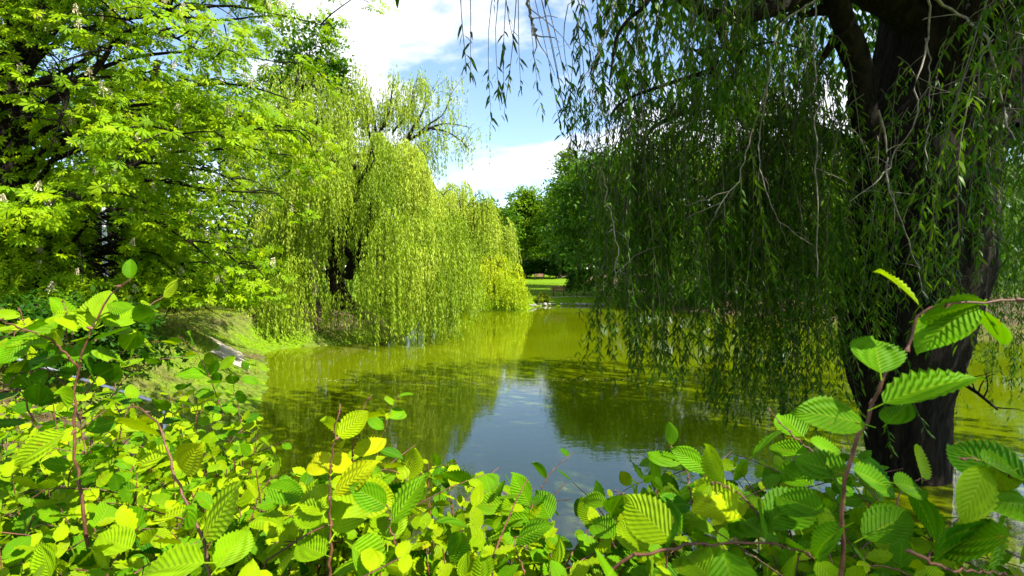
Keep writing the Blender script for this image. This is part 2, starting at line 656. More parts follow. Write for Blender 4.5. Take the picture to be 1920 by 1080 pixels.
def drape_strip(pts, width, mat, name, lift=0.02, n=60, m=7, jit=0.0):
    P = smooth_path([(a, b, 0) for a, b in pts], n)
    T = norm(np.gradient(P, axis=0))
    Nn = np.stack([-T[:, 1], T[:, 0]], 1)
    u = np.linspace(-0.5, 0.5, m)
    w = width * (1 + jit * np.interp(np.arange(n), np.arange(0, n, 6), R.standard_normal(len(np.arange(0, n, 6)))))
    xy = P[:, None, :2] + u[None, :, None] * w[:, None, None] * Nn[:, None, :]
    xy[:, [0, -1]] += R.standard_normal((n, 2, 2)) * 0.05 * width     # ragged edges
    z = np.array([[on_ground(*q) for q in row] for row in xy]) + lift
    z[:, [0, -1]] -= lift + 0.02
    V = np.concatenate([xy, z[..., None]], 2).reshape(-1, 3)
    I = np.arange(n * m).reshape(n, m)
    F = np.stack([I[:-1, :-1].ravel(), I[:-1, 1:].ravel(), I[1:, 1:].ravel(), I[1:, :-1].ravel()], 1)
    return link(name, make_mesh(name, V, F, mat, smooth=True), kind='structure')


drape_strip([(-7.75, 14.0), (-8.1, 14.8), (-8.45, 15.4), (-8.8, 16.0), (-9.2, 16.4)], 0.95, M_PATH, 'sandy_path', 0.03, n=40, m=11, jit=0.3)
drape_strip([(2.2, 44.0), (6, 44.2), (10, 43.4), (14, 40)], 0.5, M_PATH, 'shore_path', 0.03, jit=0.08)

# ------------------------------------------------------------------ leaf templates
T_DIAM = (np.array([(0, 0, 0), (-0.5, 0.45, 0.04), (0.5, 0.45, 0.04), (0, 1, -0.06)], float), np.array([(0, 2, 1), (1, 2, 3)]))
T_LANCE = (np.array([(0, 0, 0), (-0.5, 0.3, 0.03), (0.5, 0.3, 0.03), (-0.36, 0.68, 0.0), (0.36, 0.68, 0.0), (0, 1, -0.10)], float),
           np.array([(0, 2, 1), (1, 2, 4), (1, 4, 3), (3, 4, 5)]))


def rand_dir(n, rng=None):
    rng = rng or R
    return norm(rng.standard_normal((n, 3)))


def hang_strand(p0, out, L, per_m, leaf, wid, rng, tint, spread=0.55, sway=0.06, bare=0.0, seg=10):
    """a hanging twig: polyline and its leaf origins, directions, normals, sizes, tints"""
    n = max(4, int(seg))
    s = np.linspace(0, 1, n)
    reach = min(0.5, 0.22 * L) * rng.uniform(0.4, 1.3)
    sw = rng.standard_normal(2) * sway * L
    ph = rng.uniform(0, 6.28)
    P = np.zeros((n, 3))
    P[:, 0] = p0[0] + out[0] * reach * (1 - np.exp(-4 * s)) + sw[0] * s ** 2 + 0.02 * np.sin(5 * s + ph)
    P[:, 1] = p0[1] + out[1] * reach * (1 - np.exp(-4 * s)) + sw[1] * s ** 2 + 0.02 * np.cos(4 * s + ph)
    P[:, 2] = p0[2] - L * (s - 0.06 * np.sin(np.pi * np.minimum(s * 3, 1)))
    k = max(3, int(per_m * L * (1 - bare)))
    t = np.sort(rng.uniform(bare, 1, k))
    O = np.stack([np.interp(t, s, P[:, i]) for i in range(3)], 1)
    az = rng.uniform(0, 6.283, k)
    e = spread * rng.uniform(0.5, 1.5, k)
    D = np.stack([np.cos(az) * e, np.sin(az) * e, -np.ones(k)], 1)
    Nn = np.stack([np.cos(az), np.sin(az), np.full(k, 0.55)], 1) + 0.5 * rng.standard_normal((k, 3))
    sz = leaf * rng.uniform(0.65, 1.2, k)
    return P, O, D, Nn, sz, sz * wid, np.clip(tint + 0.12 * rng.standard_normal(k), 0, 1)


# ------------------------------------------------------------------ trees: generators
def limb_path(p0, p1, n=9, sag=0.0, wob=0.15, rng=None):
    rng = rng or R
    p0, p1 = np.asarray(p0, float), np.asarray(p1, float)
    s = np.linspace(0, 1, n)[:, None]
    P = p0 + (p1 - p0) * s
    P[:, 2] += (sag * np.sin(np.pi * s))[:, 0]
    L = np.linalg.norm(p1 - p0)
    w = rng.standard_normal((n, 3)) * wob * L * 0.12
    w[0] = w[-1] = 0
    w[1:-1] = (w[1:-1] + w[:-2] + w[2:]) / 2
    return P + w


def add_trunk(root, base, path, r0, r1, mat, sides=10, flare=0.35, wob=0.06):
    P = smooth_path(path, 22)
    s = np.linspace(0, 1, 22)
    rad = r0 + (r1 - r0) * s + r0 * flare * np.exp(-s * 14)
    V, F = tube(P, rad, sides, wob=wob)
    g = Geo()
    g.add(V, F)
    link('trunk', g.mesh('trunk', mat, base, smooth=True), root)
    return P, rad


def add_limb(root, base, pts, r0, r1, mat, name='limb', n=14, sides=7, twigs=0, rng=None, tl=1.0):
    P = smooth_path(pts, n)
    V, F = tube(P, np.linspace(r0, r1, n), sides, wob=0.05)
    g = Geo()
    g.add(V, F)
    rng = rng or R
    for _ in range(twigs):
        i = rng.integers(n // 3, n)
        d = norm(rng.standard_normal(3) + [0, 0, 0.3])
        l = tl * rng.uniform(0.5, 1.3)
        Q = limb_path(P[i], P[i] + d * l, 6, 0.1 * l, 0.3, rng)
        v, f = tube(Q, np.linspace(r1 * 0.8, r1 * 0.2, 6), 5)
        g.add(v, f)
    return link(name, g.mesh(name, mat, base, smooth=True), root)


def broad_tree(name, base, top, radii, label, cat='tree', mat=None, leaf=0.30, nclump=150, per=130, tr=0.28, seed=1, tint=0.5, low=0.15, group=None, limbs=6, clump_r=0.16, bark=None, lean=(0, 0)):
    """trunk, limbs and a crown of leaf clumps with gaps"""
    rng = np.random.default_rng(seed)
    mat = mat or M_TREE
    bark = bark or M_BARK
    base = np.array([base[0], base[1], float(ground_z(base[0], base[1])) - 0.1 if len(base) < 3 else base[2]])
    H = top - base[2]
    root = thing(name, base, label, cat, group)
    cz = base[2] + H * (low + (1 - low) / 2)
    rz = H * (1 - low) / 2
    C = np.array([base[0] + lean[0], base[1] + lean[1], cz])
    rad = np.array([radii[0], radii[1], rz])
    P, _ = add_trunk(root, base, [base, base + [0.1, 0, H * 0.3], [C[0] * 0.6 + base[0] * 0.4, C[1] * 0.6 + base[1] * 0.4, base[2] + H * 0.62], [C[0], C[1], top - H * 0.08]], tr, 0.04, bark)
    d = rand_dir(nclump, rng)
    d[:, 2] = np.where(d[:, 2] < -0.6, -d[:, 2], d[:, 2])
    lob = 1 + 0.16 * np.sin(d[:, 0] * 5 + seed) * np.cos(d[:, 1] * 4 + seed * 2) + 0.12 * np.sin(d[:, 2] * 7 + seed)
    rr = rng.uniform(0.35, 1.0, nclump) ** 0.5
    cc = C + d * rad * (rr * lob)[:, None]
    for _ in range(limbs):
        i = rng.integers(0, nclump)
        j = rng.integers(6, 15)
        add_limb(root, base, limb_path(P[j], cc[i], 8, 0.4, 0.2, rng), tr * 0.4, 0.03, bark, twigs=4, rng=rng, tl=rad[0] * 0.35)
    g = Geo()
    k = per
    cr_ = clump_r * (radii[0] + rz) / 2 * rng.uniform(0.7, 1.35, nclump)
    off = rng.standard_normal((nclump, k, 3)) * [1, 1, 0.55] * cr_[:, None, None] * 0.75
    O = (cc[:, None, :] + off).reshape(-1, 3)
    outw = norm(np.repeat(norm(cc - C), k, 0) * 0.6 + norm(off.reshape(-1, 3)) * 0.7)
    n = len(O)
    D = norm(outw * 0.6 + rand_dir(n, rng) * 0.8 + [0, 0, -0.35])
    Nn = norm(outw * 0.5 + rand_dir(n, rng) * 0.6 + [0, 0, 0.7])
    tt = np.repeat(np.clip(tint + 0.16 * rng.standard_normal(nclump), 0, 1), k) + 0.1 * rng.standard_normal(n)
    sz = leaf * rng.uniform(0.6, 1.3, n)
    V, F = scatter(*T_DIAM, O, D, Nn, sz, sz * 0.62)
    g.add(V, F, np.repeat(np.clip(tt, 0, 1), 4))
    link('crown', g.mesh('crown', mat, base), root)
    return root


def far_willow(name, base, ztop, R0, label, nclump=70, per=12, leaf=0.17, wid=0.27, per_m=16, seed=3, zbot=(0.05, 1.6), trunk=None, tr=0.4, mat=None, center=None, drop=0.35, tint=0.5, limbs=(), flat=1.0, spread=0.5, group=None, lowf=0.28, extra=(), gap=None):
    rng = np.random.default_rng(seed)
    mat = mat or M_WILL
    base = np.array([base[0], base[1], float(ground_z(base[0], base[1])) - 0.15])
    root = thing(name, base, label, 'willow tree', group)
    cxy = np.array(center if center is not None else base[:2], float)
    tp = trunk or [base, base + [0.1, 0, (ztop - base[2]) * 0.35], [cxy[0], cxy[1], ztop - 1.0]]
    P, _ = add_trunk(root, base, tp, tr, tr * 0.25, M_BARKD)
    g = Geo()
    for i in range(10):
        a = rng.uniform(0, 6.283)
        rr = R0 * rng.uniform(0.45, 0.85)
        e = np.array([cxy[0] + rr * math.cos(a), cxy[1] + rr * math.sin(a) * flat, ztop - drop * (ztop - base[2]) * (rr / R0) ** 2 * 1.1 - 0.5])
        j = rng.integers(8, 20)
        add_limb(root, base, limb_path(P[j], e, 9, 0.5, 0.22, rng), tr * 0.3, 0.03, M_BARKD, twigs=3, rng=rng)
    for lp, r0_, r1_ in limbs:
        add_limb(root, base, lp, r0_, r1_, M_BARKD, twigs=3, rng=rng, tl=0.8)
    AO, AD, AN, AS, AW, AT = [], [], [], [], [], []
    zlow = base[2] + lowf * (ztop - base[2])
    for c in range(nclump + len(extra)):
        a = rng.uniform(0, 6.283)
        u = rng.uniform(0, 1) ** 0.8
        rr = R0 * math.sqrt(max(0.0, 1 - u ** 2.4)) * rng.uniform(0.72, 1.02) * (1 + 0.13 * math.sin(3 * a + seed))
        zt = zlow + u * (ztop - zlow) - 0.2
        cc_ = np.array([cxy[0] + rr * math.cos(a), cxy[1] + rr * math.sin(a) * flat, zt])
        cr_ = spread * rng.uniform(0.6, 1.4)
        out = np.array([math.cos(a), math.sin(a)])
        Lc = rng.uniform(1.6, 4.2) * (ztop / 10) ** 0.5
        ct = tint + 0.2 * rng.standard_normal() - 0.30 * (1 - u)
        if c >= nclump:
            cc_, cr_, Lc, ct = extra[c - nclump]
            out = norm(cc_[:2] - cxy)
        elif gap is not None and gap(cc_):
            continue
        for k in range(per):
            dxy = rng.standard_normal(2) * cr_
            p = cc_ + np.array([dxy[0], dxy[1], -0.8 * (dxy @ dxy) / cr_ + rng.normal(0, 0.10)])
            sd_ = float(shore_dist(p[0], p[1]))
            lo = max(rng.uniform(*zbot), (0.04 if sd_ < 0 else float(ground_z(p[0], p[1])) + 0.05))
            L = min(Lc * rng.uniform(0.55, 1.15), p[2] - lo)
            if L < 0.4:
                continue
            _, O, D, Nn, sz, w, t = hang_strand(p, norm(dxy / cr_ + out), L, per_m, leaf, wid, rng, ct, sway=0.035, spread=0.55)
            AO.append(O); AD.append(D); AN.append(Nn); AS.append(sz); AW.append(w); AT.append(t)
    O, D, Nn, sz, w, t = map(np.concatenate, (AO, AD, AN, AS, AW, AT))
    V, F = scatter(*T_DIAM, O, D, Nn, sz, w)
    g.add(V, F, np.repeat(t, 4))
    link('crown', g.mesh('crown', mat, base), root)
    return root


# ------------------------------------------------------------------ left shore: willows
b = at(690, 600, 24.0)
bz = float(ground_z(b[0], b[1]))
lm = [([at(650, 520, 24), at(680, 450, 23.7), at(700, 360, 23.6), at(720, 300, 24)], 0.28, 0.06),
      ([at(650, 520, 24), at(700, 470, 23), at(730, 490, 22.4), at(760, 495, 22)], 0.16, 0.03),
      ([at(660, 480, 24), at(600, 430, 23.5), at(560, 400, 23), at(530, 420, 22.6)], 0.2, 0.04)]
far_willow('weeping_willow', (b[0], b[1]), 9.6, 5.0, 'large pale weeping willow with dark inner limbs, dipping its twigs into the pond', nclump=62, per=62, seed=11, zbot=(0.02, 0.7), leaf=0.165, wid=0.23, per_m=19, spread=0.42,
           extra=[(at(560, 475, 20.6), .42, 4.0, .45), (at(535, 500, 20.4), .35, 3.6, .4), (at(465, 540, 20.8), .35, 2.0, .5), (at(500, 560, 20.6), .3, 1.9, .5), (at(700, 490, 20.4), .4, 3.2, .35), (at(632, 545, 21.2), .3, 2.2, .3),
                  (at(745, 470, 20.2), .4, 3.6, .5), (at(785, 400, 20.6), .45, 4.2, .62), (at(800, 480, 21.0), .3, 2.6, .6), (at(830, 540, 22.0), .22, 1.9, .6)],
           gap=lambda q: q[1] < 25.5 and ((585 < proj(q)[0][0] < 700 and 395 < proj(q)[1][0] < 620)),
           trunk=[np.array([b[0] - 0.4, b[1], bz - 0.2]), at(625, 520, 24), at(660, 400, 24), at(700, 270, 24)], tr=0.45, center=(b[0] + 0.1, b[1] + 0.2), limbs=lm, tint=0.62)
c = at(545, 120, 29)
far_willow('weeping_willow', (c[0] - 0.3, 29), 15.0, 3.6, 'tall narrow weeping willow rising behind the chestnut leaves', nclump=66, per=22, seed=12, zbot=(2.0, 5), tr=0.45, center=(c[0] + 0.4, 29), tint=0.55, lowf=0.4)
c = at(868, 330, 43)
far_willow('weeping_willow', (c[0], 43), 10.8, 3.5, 'rounded pale willow dome behind the small willow bush', nclump=45, per=32, seed=13, zbot=(2.6, 3.6), tr=0.3, center=(c[0], 43), tint=0.7, leaf=0.2, lowf=0.45)
c = at(915, 480, 39)
c = at(922, 480, 38.4)
far_willow('willow_bush', (c[0], 38.9), 4.5, 2.5, 'small bright willow bush at the water edge beside the far lawn', nclump=42, per=40, seed=14, zbot=(0.1, 0.4), tr=0.16, center=(c[0], 38.3), tint=0.85, leaf=0.17, lowf=0.2, spread=0.35, mat=M_WILLB)
c = at(800, 420, 34)
far_willow('weeping_willow', (c[0], 34), 9.2, 3.0, 'pale willow curtain between the large willow and the rounded dome', nclump=40, per=32, seed=16, zbot=(0.6, 1.6), tr=0.3, center=(c[0] - 0.3, 34), tint=0.55, leaf=0.19)


def sparse_willow():
    """tree with a bare reaching limb above the willows"""
    rng = np.random.default_rng(21)
    Y = 31.0
    b0 = at(715, 560, Y)
    base = np.array([b0[0], Y, float(ground_z(b0[0], Y)) - 0.15])
    root = thing('thin_willow', base, 'thinly leaved willow with a bare dark limb reaching out against the sky', 'willow tree')
    P, _ = add_trunk(root, base, [base, base + [0, 0, 4], at(708, 300, Y), at(700, 210, Y), at(690, 165, Y)], 0.34, 0.02, M_BARKD)
    mains = [[(735, 300), (755, 272), (790, 250), (830, 232), (868, 236), (885, 240)], [(765, 262), (772, 245), (790, 215), (800, 190), (815, 170)], [(785, 250), (800, 236), (830, 215), (845, 180), (848, 165)],
             [(705, 300), (690, 240), (680, 190), (672, 160)], [(705, 260), (730, 210), (735, 170), (742, 140)], [(700, 230), (660, 200), (648, 175)], [(800, 240), (840, 248), (862, 262), (880, 280)], [(720, 290), (760, 285), (800, 275)],
             [(735, 250), (770, 200), (775, 165), (785, 145)]]
    ends = []
    for q, m in enumerate(mains):
        dz = rng.uniform(-1.2, 1.2)
        pts = [at(x, y, Y + dz * (k / len(m))) for k, (x, y) in enumerate(m)]
        pth = smooth_path(pts, 14)
        g = Geo()
        g.add(*tube(pth, np.linspace(0.12 if q in (0, 1, 3, 4) else 0.06, 0.015, 14), 7, wob=0.05))
        for _ in range(11):
            i = rng.integers(3, 14)
            d = norm(np.array([rng.normal(0, 1), rng.normal(0, 0.8), rng.normal(0.5, 0.7)]))
            l = rng.uniform(0.6, 1.5)
            Q = limb_path(pth[i], pth[i] + d * l, 6, 0.12, 0.35, rng)
            g.add(*tube(Q, np.linspace(0.018, 0.006, 6), 4))
            ends.append((Q[-1], q)); ends.append((Q[3], q))
        link('limb', g.mesh('limb', M_BARKD, base, smooth=True), root)
    g = Geo()
    AO, AD, AN, AS, AW, AT = [], [], [], [], [], []
    for e, q in ends:
        heavy = q in (3, 4, 5, 7, 8)
        for k in range(9 if heavy else 3):
            p = e + rng.standard_normal(3) * [0.3, 0.35, 0.22]
            _, O, D, Nn, sz, w, t = hang_strand(p, norm(rng.standard_normal(2)), rng.uniform(0.5, 1.6), 18, 0.17, 0.3, rng, 0.6, sway=0.04)
            AO.append(O); AD.append(D); AN.append(Nn); AS.append(sz); AW.append(w); AT.append(t)
    O, D, Nn, sz, w, t = map(np.concatenate, (AO, AD, AN, AS, AW, AT))
    V, F = scatter(*T_DIAM, O, D, Nn, sz, w)
    g.add(V, F, np.repeat(t, 4))
    link('crown', g.mesh('crown', M_WILL, base), root)


sparse_willow()

# ------------------------------------------------------------------ park trees further away
def bt(name, px, Y, ytop, wpx, label, **kw):
    p = at(px, 400, Y)
    zt = at(px, ytop, Y)[2]
    r = wpx / 2 / 960 * Y
    return broad_tree(name, (p[0], Y), zt, (r, r), label, **kw)


bt('oak_tree', 585, 40, 30, 160, 'dark green oak whose leafy top shows above the tall willow', seed=31, tint=0.40, leaf=0.32, nclump=120, per=90, low=0.3, clump_r=0.11)
bt('park_tree', 985, 92, 362, 92, 'rounded green tree at the end of the far lawn', seed=32, tint=0.85, leaf=0.55, nclump=110, per=110, low=0.02)
bt('park_tree', 1050, 84, 352, 80, 'darker green tree standing at the back of the lawn beside the rounded one', seed=33, tint=0.6, leaf=0.5, nclump=90, per=110, low=0.05)
bt('park_tree', 925, 78, 380, 90, 'green tree peeking out from behind the willow dome', seed=34, tint=0.5, leaf=0.5, nclump=70, per=100, low=0.05)
bt('park_tree', 1085, 58, 292, 105, 'bushy green tree at the right end of the lawn, its crown touching the sky gap', seed=35, tint=0.75, leaf=0.4, nclump=120, per=130, low=0.08)
bt('park_tree', 1145, 47, 275, 190, 'dense dark tree on the far bank behind the hanging willow twigs', seed=36, tint=0.45, leaf=0.34, nclump=160, per=140, low=0.03)
bt('park_tree', 1270, 42, 258, 270, 'broad green tree behind the curtain of hanging twigs, near the fence', seed=37, tint=0.75, leaf=0.34, nclump=150, per=130, low=0.04)
bt('park_tree', 1440, 40, 275, 270, 'leafy tree on the far bank seen through the willow curtain', seed=38, tint=0.85, leaf=0.34, nclump=150, per=130, low=0.03)
bt('park_tree', 1640, 40, 290, 290, 'tree on the far bank hidden behind the dark willow trunk', seed=39, tint=0.8, leaf=0.36, nclump=130, per=120, low=0.03)
bt('park_tree', 1850, 38, 310, 300, 'sunny tree on the far bank right of the dark willow trunk', seed=40, tint=0.75, leaf=0.34, nclump=140, per=120, low=0.03)
for i_, (px_, Y_, yt_, w_, lb_) in enumerate([(955, 118, 400, 110, 'distant tree closing the gap behind the rounded tree'), (1030, 125, 392, 110, 'distant tree in the gap between the rounded and the darker tree'), (1105, 115, 385, 120, 'distant tree behind the bushy tree at the lawn end'), (860, 110, 400, 120, 'distant tree far behind the willow dome')]):
    bt('park_tree', px_, Y_, yt_, w_, lb_, seed=130 + i_, tint=0.4, leaf=0.75, nclump=90, per=90, low=0.0)
for i_, (px_, Y_, yt_, w_, lb_) in enumerate([(968, 88, 492, 60, 'dark shrub added for the shade at the back of the lawn, beside the willow bush'), (1018, 90, 488, 62, 'dark shrub added for the shade behind the tiny bench'), (1062, 86, 484, 62, 'dark shrub added for the shade at the back right corner of the lawn')]):
    bt('shrub', px_, Y_, yt_, w_, lb_, cat='shrub', seed=140 + i_, tint=0.12, leaf=0.4, nclump=60, per=80, low=0.0, tr=0.08, limbs=2)  # added dark shrubs: shade under the far trees put into leaf colour
bt('park_tree', 330, 42, 150, 330, 'shaded tree far behind the chestnut', seed=41, tint=0.3, leaf=0.42, nclump=120, per=110, low=0.05)
bt('park_tree', 60, 40, 120, 360, 'dark tree behind the big chestnut trunk', seed=42, tint=0.3, leaf=0.42, nclump=120, per=110, low=0.05)
bt('park_tree', 640, 52, 300, 240, 'dark tree hidden behind the large willow', seed=43, tint=0.35, leaf=0.42, nclump=90, per=100, low=0.05)
bt('shrub', 40, 27, 445, 170, 'yellow green shrub behind the young tree trunk', cat='shrub', mat=M_SHRUB, seed=44, tint=0.55, leaf=0.2, nclump=70, per=100, low=0.0, tr=0.06, limbs=3)
bt('shrub', 135, 26, 455, 140, 'yellow green shrub beside the white lamp post', cat='shrub', mat=M_SHRUB, seed=45, tint=0.6, leaf=0.2, nclump=70, per=100, low=0.0, tr=0.06, limbs=3)
bt('shrub', 290, 25, 480, 150, 'green shrub low under the chestnut twigs', cat='shrub', mat=M_SHRUB, seed=46, tint=0.35, leaf=0.2, nclump=60, per=90, low=0.0, tr=0.06, limbs=3)
bt('shrub', 60, 7.6, 560, 360, 'low dark shrub added for the shaded ground behind the hedge, beyond the metal handrail', cat='shrub', seed=53, tint=0.1, leaf=0.1, nclump=90, per=90, low=0.0, tr=0.04, limbs=3)  # added shrub, its dark tint stands for shaded ground under the chestnut
bt('shrub', 200, 9.5, 592, 150, 'low dark shrub added for the shaded ground beside the sunny grass slope', cat='shrub', seed=54, tint=0.12, leaf=0.1, nclump=60, per=90, low=0.0, tr=0.04, limbs=3)  # second added shrub, dark leaves in place of shaded bank
bt('shrub', 1095, 46, 505, 70, 'dark rounded shrub at the right end of the far lawn', cat='shrub', seed=47, tint=0.2, leaf=0.2, nclump=60, per=90, low=0.0, tr=0.06, limbs=2)
bt('shrub', 1205, 41, 520, 120, 'low shaded shrub on the far shore beside the fence', cat='shrub', seed=48, tint=0.25, leaf=0.2, nclump=60, per=90, low=0.0, tr=0.06, limbs=2)
bt('shrub', 1340, 36, 520, 150, 'low dark shrub overhanging the far shore', cat='shrub', seed=49, tint=0.25, leaf=0.2, nclump=70, per=90, low=0.0, tr=0.06, limbs=2)
bt('shrub', 1520, 34, 520, 190, 'wide dark shrub on the far shore left of the willow trunk', cat='shrub', seed=50, tint=0.3, leaf=0.2, nclump=70, per=90, low=0.0, tr=0.06, limbs=2)
for i_, (px_, Y_, yt_, w_, lb_) in enumerate([(1215, 43, 400, 170, 'tall dark bush behind the fence, under the broad tree'), (1335, 40, 395, 200, 'tall dark bush behind the low overhanging shrub'), (1455, 38.5, 400, 200, 'tall bush on the far bank left of the willow trunk, behind the wide shrub'),
                                              (1590, 37, 395, 210, 'tall bush on the far bank just left of the willow trunk'), (1730, 36, 400, 210, 'tall bush on the far bank behind the willow trunk'), (1900, 36, 395, 240, 'tall bush on the far bank at the picture edge')]):
    bt('bush', px_, Y_, yt_, w_, lb_, cat='bush', seed=160 + i_, tint=0.35, leaf=0.26, nclump=80, per=80, low=0.0, tr=0.08, limbs=2)
bt('shrub', 1860, 34, 500, 260, 'sunlit shrub on the far shore right of the willow trunk', cat='shrub', seed=51, tint=0.65, leaf=0.2, nclump=80, per=90, low=0.0, tr=0.06, limbs=2)
bt('waterside_plant', 1018, 42.6, 551, 30, 'small leafy plant among the stones on the far shore', cat='plant', mat=M_SHRUB, seed=52, tint=0.5, leaf=0.13, nclump=24, per=40, low=0.0, tr=0.03, limbs=1)


def far_wood():
    rng = np.random.default_rng(150)
    a = rng.uniform(-0.95, 0.95, 420)
    d = rng.uniform(128, 150, 420)
    h = rng.uniform(3, 15, 420) * (0.75 + 0.25 * np.sin(a * 17))
    cc = np.stack([d * np.sin(a), d * np.cos(a), h], 1)
    k = 90
    O = (cc[:, None] + rng.standard_normal((420, k, 3)) * [2.6, 2.6, 1.7]).reshape(-1, 3)
    O[:, 2] = np.maximum(O[:, 2], 0.6)
    n = len(O)
    V, F = scatter(*T_DIAM, O, rand_dir(n, rng), norm(rand_dir(n, rng) + [0, 0, 0.6]), rng.uniform(0.9, 1.9, n), rng.uniform(0.7, 1.3, n))
    g = Geo(); g.add(V, F, np.repeat(np.clip(np.repeat(0.3 + 0.15 * rng.standard_normal(420), k), 0, 1), 4))
    o = link('distant_wood', g.mesh('distant_wood', M_TREE), kind='stuff')
    o['label'] = 'dark belt of distant trees closing the park behind everything'
    o['category'] = 'wood'


far_wood()


# young tree left
def young_tree():
    Y = 20.0
    p = at(88, 560, Y)
    broad_tree('young_tree', (p[0], Y), 7.5, (1.6, 1.6), 'young tree with a mottled grey trunk on the lawn left of the lamp post', seed=61, tint=0.4, leaf=0.22, nclump=40, per=60, low=0.45, tr=0.11, limbs=4, cat='tree')


young_tree()


# ------------------------------------------------------------------ horse chestnut
def leaflet_fan():
    V, F = [], []
    n = 7
    for i in range(n):
        a = math.radians(-125 + 250 * i / (n - 1))
        l = (0.62, 0.82, 0.97, 1.0, 0.97, 0.82, 0.62)[i]
        w = 0.17 * l
        c, s = math.cos(a), math.sin(a)
        pts = [(0, 0.03, 0), (-w, 0.66 * l, -0.05), (0, 0.62 * l, 0.035), (w, 0.66 * l, -0.05), (0, l, -0.16)]
        k = len(V)
        for x, y, z in pts:
            V.append((x * c + y * s, -x * s + y * c, z - 0.05 * y))
        F += [(k, k + 2, k + 1), (k, k + 3, k + 2), (k + 1, k + 2, k + 4), (k + 2, k + 3, k + 4)]
    return np.array(V), np.array(F)


T_FAN = leaflet_fan()


def simple_fan():
    V, F = T_FAN
    keep = np.concatenate([[5 * i, 5 * i + 1, 5 * i + 3, 5 * i + 4] for i in range(7)])
    f = np.concatenate([[(4 * i, 4 * i + 2, 4 * i + 1), (4 * i + 1, 4 * i + 2, 4 * i + 3)] for i in range(7)])
    return V[keep], f


T_FANS = simple_fan()


def blossom_mesh(seed):
    rng = np.random.default_rng(seed)
    g = Geo()
    g.add(*tube([(0, 0, 0), (0, 0, 0.22)], [0.006, 0.002], 4))
    n = 46
    h = rng.uniform(0.03, 0.22, n)
    r = (0.062 * (1 - h / 0.24) + 0.008)
    a = rng.uniform(0, 6.283, n)
    O = np.stack([r * np.cos(a) * 0.6, r * np.sin(a) * 0.6, h], 1)
    D = np.stack([np.cos(a), np.sin(a), rng.normal(0.2, 0.3, n)], 1)
    V, F = scatter(*T_DIAM, O, D, rand_dir(n, rng), rng.uniform(0.025, 0.045, n), rng.uniform(0.025, 0.04, n))
    g.add(V, F)
    return g.mesh('blossom', M_BLOS)


